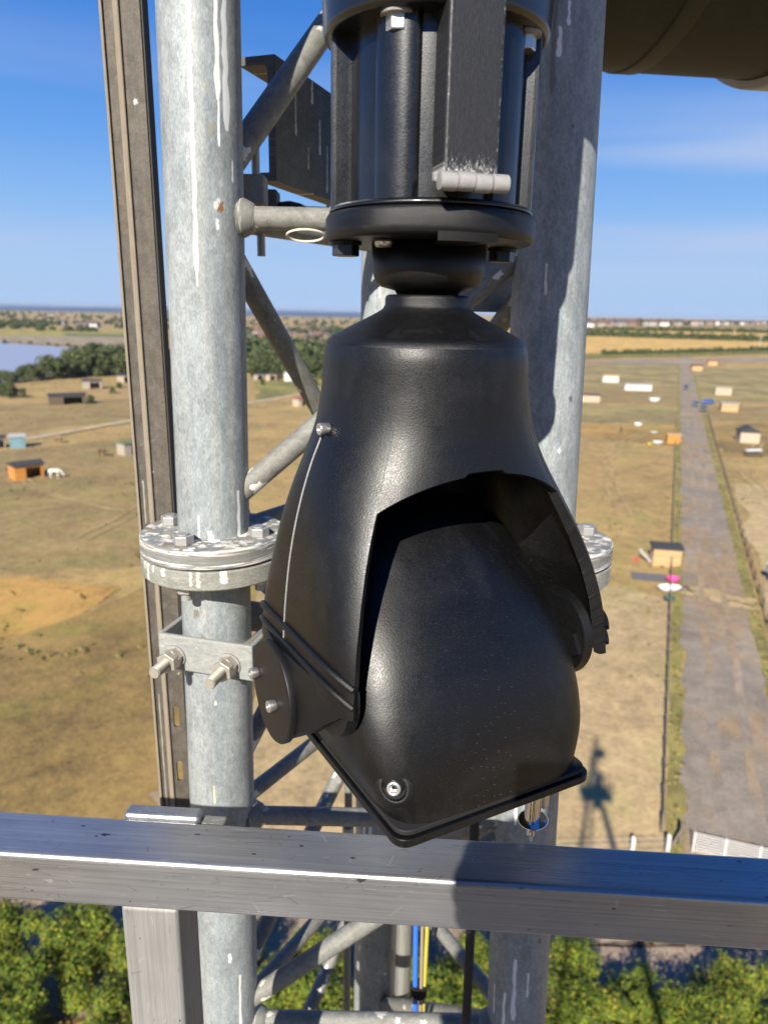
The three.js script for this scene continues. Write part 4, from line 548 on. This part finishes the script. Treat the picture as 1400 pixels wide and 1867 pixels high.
{
  const YAW = 29 * Math.PI / 180, cam = thing('pan_tilt_camera', 'black metal pan and tilt security camera hanging from the mount', 'camera', [AX, E, AZ], YAW);
  // yoke shell: height, half width along the tilt axis, half depth, squareness
  const T = [[-.0225, .0735, .0735, 2], [-.030, .0752, .0752, 2], [-.055, .0775, .0768, 2.02], [-.080, .0825, .0790, 2.1], [-.105, .0925, .0835, 2.25], [-.130, .1005, .0880, 2.8], [-.160, .1075, .0940, 3.7], [-.190, .1120, .0995, 4.8], [-.220, .1148, .1040, 6.2], [-.262, .1170, .1075, 7.5]];
  const P = (h, a, off = 0) => { const [wx, wz, n] = lut(T, h); return V((wx - off) * sgnp(Math.cos(a), 2 / n) * (Math.cos(a) > 0 ? 1 + .09 * sstep(-.10, -.20, h) : 1), h, (wz - off) * sgnp(Math.sin(a), 2 / n) * (Math.sin(a) < 0 ? 1 - .34 * sstep(-.04, -.19, h) : 1)); };
  const AE = 45 * Math.PI / 180, angs = []; const add = (a0, a1, n) => { for (let i = 0; i < n; i++) angs.push(a0 + (a1 - a0) * i / n); };
  for (const q of [0, 1, 2, 3]) { const s = q * Math.PI / 2; if (q % 2 === 0) { add(s, s + AE - .02, 34); add(s + AE - .02, s + AE + .03, 14); add(s + AE + .03, s + Math.PI / 2, 30); } else { add(s, s + Math.PI / 2 - AE - .03, 30); add(s + Math.PI / 2 - AE - .03, s + Math.PI / 2 - AE + .02, 14); add(s + Math.PI / 2 - AE + .02, s + Math.PI / 2, 34); } } angs.push(Math.PI * 2);
  const hb = (a) => { let m = a % Math.PI; if (m > Math.PI / 2) m = Math.PI - m; const s = (Math.PI / 2 - m) / (Math.PI / 2 - AE); const arch = -.1045 - .024 * Math.pow(Math.min(1, s), 2.0) + (s < .17 ? .0022 : 0); const arm = -.256 + .006 * sstep(.75, 0, m / AE); if (Math.sin(a) < 0) return Math.min(arch - .07, mix(arm, -.19, sstep(AE * .5, AE + .3, m))); return mix(arm, arch, sstep(AE - .006, AE + .022, m)); };
  const NV = 46, build = (off, flip) => { const pos = [], uv = [], idx = []; angs.forEach((a) => { const b = hb(a); for (let j = 0; j <= NV; j++) { const h = mix(-.0225, b, j / NV), p = P(h, a, off); pos.push(p.x, p.y, p.z); uv.push(a * .1, h); } }); for (let i = 0; i < angs.length - 1; i++) for (let j = 0; j < NV; j++) { const A = i * (NV + 1) + j, B = A + NV + 1; flip ? idx.push(A, A + 1, B, B, A + 1, B + 1) : idx.push(A, B, A + 1, B, B + 1, A + 1); } const g = new THREE.BufferGeometry(); g.setAttribute('position', new THREE.Float32BufferAttribute(pos, 3)); g.setAttribute('uv', new THREE.Float32BufferAttribute(uv, 2)); g.setIndex(idx); g.computeVertexNormals(); const n = g.attributes.normal, e = (angs.length - 1) * (NV + 1); for (let j = 0; j <= NV; j++) { const v = V(n.getX(j) + n.getX(e + j), n.getY(j) + n.getY(e + j), n.getZ(j) + n.getZ(e + j)).normalize(); n.setXYZ(j, v.x, v.y, v.z); n.setXYZ(e + j, v.x, v.y, v.z); } return g; };
  const outer = build(0, true), inner = build(.0070, false);
  { // rounded lip joining outside and inside
    const pos = [], uv = [], idx = [], K = 6; angs.forEach((a) => { const b = hb(a), o0 = P(b, a, 0), i0 = P(b, a, .0070); for (let k = 0; k <= K; k++) { const t = k / K, p = o0.clone().lerp(i0, t); const m = a % Math.PI, mm = m > Math.PI / 2 ? Math.PI - m : m; if (!(mm > AE - .01 && mm < AE + .03)) p.y -= .0016 * Math.sin(Math.PI * t);  pos.push(p.x, p.y, p.z); uv.push(a * .1, b + k * .001); } }); for (let i = 0; i < angs.length - 1; i++) for (let k = 0; k < K; k++) { const A = i * (K + 1) + k, B = A + K + 1; idx.push(A, A + 1, B, B, A + 1, B + 1); }
    const g = new THREE.BufferGeometry(); g.setAttribute('position', new THREE.Float32BufferAttribute(pos, 3)); g.setAttribute('uv', new THREE.Float32BufferAttribute(uv, 2)); g.setIndex(idx); g.computeVertexNormals();
    const nc = [outer, inner, g].map((q) => q.toNonIndexed()); part(cam, 'yoke', mergeGeometries(nc), M.coat);
  }
  part(cam, 'shoulder', lathe([[.0, .0125], [.0285, .0125], [.0302, .0115], [.0308, .0095], [.0308, .0055], [.0325, .0025], [.0372, -.0005], [.0690, -.0170], [.0715, -.0190], [.0731, -.0212], [.0735, -.0227]], 128), M.coat);
  for (const s of [-1, 1]) {                                 // the two arms: ribs, tilt bearings, covers, screws
    const A0 = s < 0 ? Math.PI : 0, arc = (h, off) => { const q = []; for (let k = 0; k <= 40; k++) { const a = A0 + mix(-AE + .01, AE - .01, k / 40); const bow = -.010 * (1 - Math.pow(Math.abs(k / 20 - 1), 2)) * -1; q.push(P(h + bow, a, off)); } return q; };
    part(cam, 'arm_rib', tube(arc(-.235, -.0008), .0026, 80, 10), M.coat); part(cam, 'arm_rib', tube(arc(-.2475, -.0004), .0023, 80, 10), M.coat);
    const hp = []; for (let k = 0; k < 28; k++) { const a = k / 28 * 6.283; for (const x of [.092, .1205]) hp.push(V(s * x, -.2800 + .0375 * Math.sin(a), -.004 + .0375 * Math.cos(a))); } for (const z of [-.050, .080]) for (const x of [.096, .1135]) hp.push(V(s * x, -.243, z)); for (const z of [-.048, .088]) for (const x of [.096, .109]) hp.push(V(s * x, -.257, z));
    part(cam, 'inner_boss', new THREE.CylinderGeometry(.035, .036, .008, 56).rotateZ(Math.PI / 2).translate(s * .1025, -.250, .056), M.coat);
    part(cam, 'tilt_bearing', new ConvexGeometry(hp), M.coat);
    const cv = part(cam, 'bearing_cover', lathe([[0, -.001], [.0385, -.001], [.0395, 0], [.0395, .004], [.0385, .0052], [0, .0052]], 72).rotateZ(-Math.PI / 2 * s).translate(s * .1205, -.2800, -.004), M.blackMatt);
    for (const [dy, dz] of [[.003, -.029], [-.006, .010]]) part(cv, 'cover_screw', lathe([[0, .0035], [.0016, .0035], [.0022, .0065], [.0040, .0065], [.0046, .0058], [.0046, -.001], [0, -.001]], 20).rotateZ(-Math.PI / 2 * s).translate(s * .1255, -.2800 + dy, -.004 + dz), M.steel);
    const sm = []; for (let k = 0; k <= 40; k++) sm.push(P(mix(-.082, -.236, k / 40), A0, -.0001)); part(cam, 'seam_strip', tube(sm, .0007, 90, 8), M.zinc, 'thin pale panel seam');
    const sp = P(-.080, A0 - s * -.06, 0); part(cam, 'panel_screw', lathe([[0, .0030], [.0015, .0030], [.0019, .006], [.0038, .006], [.0044, .0052], [.0044, -.002], [0, -.002]], 20).rotateZ(-Math.PI / 2 * s).translate(sp.x + s * .001, sp.y, sp.z), M.steel);
  }
  // tilting housing
  const tp = -.138, bt = -.333, mid = -.255, HP = [[-.138, .0, -.018, -.018], [-.1400, .028, .004, -.038], [-.147, .053, .022, -.051], [-.168, .0795, .047, -.062], [-.200, .0955, .0735, -.068], [-.230, .1015, .0935, -.069], [-.260, .1035, .1075, -.066], [-.300, .0975, .1190, -.056], [-.333, .0835, .1230, -.043]], C = (h) => { const [x, f, b] = lut(HP, h); return [x, (f - b) / 2, (f + b) / 2]; };
  const hs = []; for (let k = 0; k <= 40; k++) hs.push(tp + (mid - tp) * (1 - Math.cos(k / 40 * Math.PI / 2))); for (let k = 1; k <= 16; k++) hs.push(mix(mid, bt, k / 16));
  const head = part(cam, 'housing', loft((h, a) => { const [x, z, cz] = C(h), n = h > mid ? mix(3.4, 2.1, Math.min(1, 1.6 * (h - mid) / (tp - mid))) : mix(3.4, 6, (mid - h) / (mid - bt)); return V(x * sgnp(Math.cos(a), 2 / n), h, cz + z * sgnp(Math.sin(a), 2 / n)); }, hs, 160), M.coat);
  const frame = (w, d, r) => { const s = new THREE.Shape(), X = w / 2, Z = d / 2; s.moveTo(-X + r, -Z); s.lineTo(X - r, -Z); s.quadraticCurveTo(X, -Z, X, -Z + r); s.lineTo(X, Z - r); s.quadraticCurveTo(X, Z, X - r, Z); s.lineTo(-X + r, Z); s.quadraticCurveTo(-X, Z, -X, Z - r); s.lineTo(-X, -Z + r); s.quadraticCurveTo(-X, -Z, -X + r, -Z); return s; };
  const slab = (w, d, r, t, y, b = .0008) => new THREE.ExtrudeGeometry(frame(w, d, r), { depth: t, bevelEnabled: true, bevelSize: b, bevelThickness: b, bevelSegments: 3 }).rotateX(-Math.PI / 2).translate(0, y, .040);
  part(head, 'gasket', slab(.165, .164, .012, .0022, -.3358), M.rubber); part(head, 'window_frame', slab(.170, .169, .012, .0046, -.3428), M.coat);
  { const wf = frame(.09, .09, .01); part(head, 'window_glass', new THREE.ExtrudeGeometry(wf, { depth: .002, bevelEnabled: false }).rotateX(-Math.PI / 2).translate(0, -.346, .040), phys({ color: lin(.02, .02, .022), roughness: .05 })); }
  for (const [x, z] of [[-.070, .112], [.0, .1145], [.072, .113], [-.076, .02]]) part(head, 'frame_screw', lathe([[0, -.003], [.004, -.0026], [.0048, -.001], [.0048, .001], [0, .001]], 18).translate(x, -.3438, z), M.steel);
  const wp = part(head, 'wiper_post', [cyl(.0062, .0062, .030, .040, -.359, .112, 24), cyl(.0036, .0036, .012, .040, -.379, .112, 16)], M.chrome); part(wp, 'wiper_disc', lathe([[0, 0], [.0105, .0004], [.0118, .001], [.0105, .0014], [0, .0012]], 32).rotateZ(.12).translate(.041, -.3735, .112), M.chrome); part(wp, 'wiper_bolt', hex(.004, .02, .052, -.353, .110), M.steel);
  { // screw in its pocket on the lower left front of the housing
    const a = Math.PI * .735, h = -.3055, [x, z, cz] = C(h), n = mix(3.1, 6, (mid - h) / (mid - bt)), p = V(x * sgnp(Math.cos(a), 2 / n), h, cz + z * sgnp(Math.sin(a), 2 / n)), q = new THREE.Quaternion().setFromUnitVectors(V(0, 1, 0), V(-.62, .30, .78).normalize()), put = (g) => g.applyQuaternion(q).translate(p.x, p.y, p.z);
    const rim = part(head, 'screw_pocket', put(lathe([[.0072, -.004], [.0076, .0000], [.0084, .0007], [.0100, .0003], [.0125, -.002]], 32).scale(1, 1, 1.15)), M.coat); part(rim, 'pocket_floor', put(cyl(.0078, .0078, .001, 0, -.0012, 0, 24)), M.dark); part(rim, 'socket_screw', put(lathe([[0, .0000], [.0018, .0000], [.0024, .0030], [.0042, .0030], [.0050, .0022], [.0050, -.0012], [0, -.0012]], 24)), M.steel);
  }
}
// ---------------------------------------------------------------- work basket: rail, post, floor
const alu = (seed, rx, ry) => { const c = canvas(1024, 256, (x, w, h) => { const im = x.createImageData(w, h); for (let j = 0; j < h; j++) for (let i = 0; i < w; i++) { const s = fbm(i / w * .05, j / h, 128, 3, seed), n = fbm(i / w, j / h * .25, 10, 4, seed + 5), g = 168 + 34 * (s - .5) + 34 * (n - .5), o = 4 * (j * w + i); im.data[o] = g; im.data[o + 1] = g + 1; im.data[o + 2] = g + 3; im.data[o + 3] = 255; } x.putImageData(im, 0, 0);
    const r = rng(seed); x.lineWidth = 1; for (let k = 0; k < 330; k++) { x.strokeStyle = r() > .4 ? '#5b5b5c' : '#e9eaec'; x.globalAlpha = .2 + .5 * r(); const X = r() * w, Y = r() * h, a = r() > .4 ? (r() - .5) * .5 : r() * 3, L = 4 + 26 * r() * r(); x.beginPath(); x.moveTo(X, Y); x.lineTo(X + L * Math.cos(a), Y + L * Math.sin(a)); x.stroke(); } x.globalAlpha = 1; for (let k = 0; k < 46; k++) splat(x, w * r(), h * r(), 1 + 9 * r() * r() * r(), seed * 3 + k, r() > .35 ? '#33302c' : r() > .5 ? '#5a2a20' : '#dcdcd8'); });
  c.repeat.set(rx, ry); return c; };
const aluR = dataTex(256, (u, v) => { const k = .72 + .35 * (fbm(u * .05, v, 64, 3, 15) - .5) + .35 * (fbm(u, v, 6, 4, 18) - .5); return [k, k, k]; });
const brush = dataTex(256, (u, v) => { const k = vnoise(u * 8, v * 256, 256, 66); return [k, k, k]; });
const mkAlu = (s, rx, ry) => phys({ map: alu(s, rx, ry), metalness: .82, roughness: .46, roughnessMap: rep(aluR, rx, ry), bumpMap: rep(brush, rx * 2, ry), bumpScale: .00004 });
M.alu = mkAlu(5, 1, 1); M.alu2 = mkAlu(8, 1, 1);
{
  const yaw = -3.4 * Math.PI / 180, B = thing('work_basket', 'brushed aluminium guard rail of the work basket crossing below the camera', 'basket', [.0, E - 1.42, .0], yaw), ry = 1.42 - .4685, zf = -.5255;
  const rail = (L, x, y, z, rot, m = M.alu) => { const g = rbox(L, .049, .053, .0048), uv = g.attributes.uv, p = g.attributes.position, n = g.attributes.normal; for (let i = 0; i < uv.count; i++) uv.setXY(i, p.getX(i) / .8 + .5, (Math.abs(n.getY(i)) > Math.abs(n.getZ(i)) ? .25 + p.getZ(i) / .12 : .75 + p.getY(i) / .12)); return part(B, 'rail', g.rotateY(rot).translate(x, y, z), m); };
  rail(1.75, 0, ry, zf, 0); rail(1.75, 0, ry - .52, zf, 0, M.alu2); rail(1.75, 0, ry, .62, 0, M.alu2); rail(1.75, 0, ry - .52, .62, 0, M.alu2);
  for (const x of [-.85, .85]) for (const y of [ry, ry - .52]) rail(1.09, x, y, .047, Math.PI / 2, M.alu2);
  const post = (x, z, top) => { const g = rbox(.050, top, .050, .004), uv = g.attributes.uv, p = g.attributes.position; for (let i = 0; i < uv.count; i++) uv.setXY(i, p.getY(i) / .8, .5 + p.getX(i) / .12 + p.getZ(i) / .3); part(B, 'post', g.translate(x, top / 2, z), M.postAlu); };
  M.postAlu = std({ map: M.alu2.map, metalness: .3, roughness: .65, color: lin(.62, .60, .56), bumpMap: grainB, bumpScale: .0002 });
  post(-.223, zf - .001, ry - .0245); post(.66, zf, ry - .0245); for (const x of [-.84, .84]) post(x, .57, ry - .0245);
  part(B, 'rail_bracket', rbox(.070, .022, .016, .004, -.228, ry + .017, zf - .0345), M.alu2); part(B, 'end_cap', rbox(.022, .016, .015, .003, -.182, ry + .013, zf - .0342), M.brace);
  part(B, 'floor', box(1.75, .03, 1.2, 0, -.015, .047), plain(.25, .25, .26, { metalness: .5, roughness: .6 })); for (const z of [zf, .62]) part(B, 'kick_board', box(1.7, .15, .004, 0, .075, z), M.alu2); for (const x of [-.85, .85]) part(B, 'kick_board', box(.004, .15, 1.1, x, .075, .047), M.alu2);
  const arm = thing('boom_arm', 'grey boom arm carrying the work basket from behind', 'boom', [.0, E - 1.59, .62]); part(arm, 'knuckle', rbox(.5, .28, .4, .03, 0, 0, .1), plain(.3, .3, .32)); part(arm, 'boom', bar(V(.2, 0, .3), V(5, -18, 13), .16, 16), plain(.3, .3, .32)); part(arm, 'lower_boom', bar(V(5, -18, 13), V(7.5, -(E - 1.62), 11), .2, 16), plain(.3, .3, .32));
}
// ---------------------------------------------------------------- the photographer, whose shadow falls on rail and housing
{
  const ox = .05, oz = .26, fl = -1.42, J = (x, y, z) => [x, y, z], U = (x, y, z) => [x, y + .13, z];
  const body = fleshGeo([
    [U(ox, .10, oz - .01), U(ox, .17, oz), .085, .095], [U(ox, .06, oz - .03), U(ox, .09, oz - .04), .06, .06], [U(ox, -.06, oz + .03), U(ox, .05, oz), .062, .058],
    [U(ox, -.55, oz + .02), U(ox, -.18, oz + .03), .155, .165], [U(ox - .10, -.14, oz + .03), U(ox + .10, -.14, oz + .03), .105, .105], [U(ox - .09, -.62, oz + .02), U(ox + .09, -.62, oz + .02), .13, .13],
    ...[-1, 1].flatMap((s) => [[U(ox + s * .10, -.64, oz + .02), U(ox + s * .12, -1.06, oz), .105, .066], [U(ox + s * .12, -1.06, oz), U(ox + s * .12, fl + .09 - .13, oz + .03), .066, .046], [U(ox + s * .12, fl + .045 - .13, oz + .04), U(ox + s * .13, fl + .04 - .13, oz - .15), .045, .038]]),
    [U(ox - .19, -.13, oz + .03), J(-.20, -.24, .17), .062, .048], [J(-.20, -.27, .24), J(-.075, -.15, .085), .046, .032], [U(ox + .19, -.13, oz + .03), J(.30, -.24, .17), .062, .048], [J(.33, -.27, .24), J(.055, -.15, .085), .046, .032]], .0165, 112, [.06, -.53, .14], .05);
  const hand = (s, wx) => fleshGeo([[J(wx, -.15, .085), J(wx - s * .004, -.125, .055), .030, .030], [J(wx - s * .01, -.135, .05), J(wx - s * .012, -.075, .045), .027, .025], ...[0, 1, 2, 3].flatMap((k) => { const y = -.075 - k * .020, L = [.95, 1, .95, .8][k]; return [[J(wx + s * .012, y, .045), J(wx + s * .022 * L, y + .004, .012), .0095, .0088], [J(wx + s * .022 * L, y + .004, .012), J(wx + s * (.022 - .034 * L), y + .006, .002), .0088, .0075]]; }), [J(wx, -.12, .055), J(wx - s * .012, -.085, .045), .012, .0105], [J(wx - s * .012, -.085, .045), J(wx - s * .028, -.055, .034), .0105, .0085]], .0032, 62, [wx, -.10, .045], .012);
  const bones = [body, hand(-1, -.078), hand(1, .034)], g = mergeGeometries(bones), p = g.attributes.position, col = new Float32Array(p.count * 3), nb = body.attributes.position.count;
  for (let i = 0; i < p.count; i++) { const x = p.getX(i), y = p.getY(i), z = p.getZ(i); let c = y < fl + .09 ? [.03, .03, .03] : y < -.47 ? [.03, .04, .07] : [.10, .11, .13]; if (i >= nb || (y > .10 && Math.abs(x - ox) < .14) || (z < .11 && y > -.2)) c = [.50, .30, .21]; if (y > .29 || (y > .19 && z > oz + .03 && Math.abs(x - ox) < .14)) c = [.05, .035, .025]; col.set(c, i * 3); }
  g.setAttribute('color', new THREE.BufferAttribute(col, 3)); g.translate(-ox, 1.42, -oz);
  const o = thing('person', 'photographer in dark work clothes standing in the basket behind the rail', 'person', [ox, E - 1.42, oz]); part(o, 'body', g, std({ vertexColors: true, roughness: .8 }));
  const ph = thing('mobile_phone', 'black mobile phone held up in both hands behind the viewpoint', 'phone', [-.0245, E - .062, .0155]); part(ph, 'case', rbox(.077, .160, .0085, .004), M.blackMatt); part(ph, 'lens_ring', new THREE.TorusGeometry(.0065, .0012, 8, 24).translate(.0245, .062, -.0045), M.dark); part(ph, 'screen', box(.070, .152, .0006, 0, 0, .0048), std({ color: lin(.02, .02, .02), roughness: .1 }));
}
scene.traverse((o) => { if (o.isMesh) { o.castShadow = true; o.receiveShadow = true; } });
scene.updateMatrixWorld(true);
renderer.render(scene, camera);
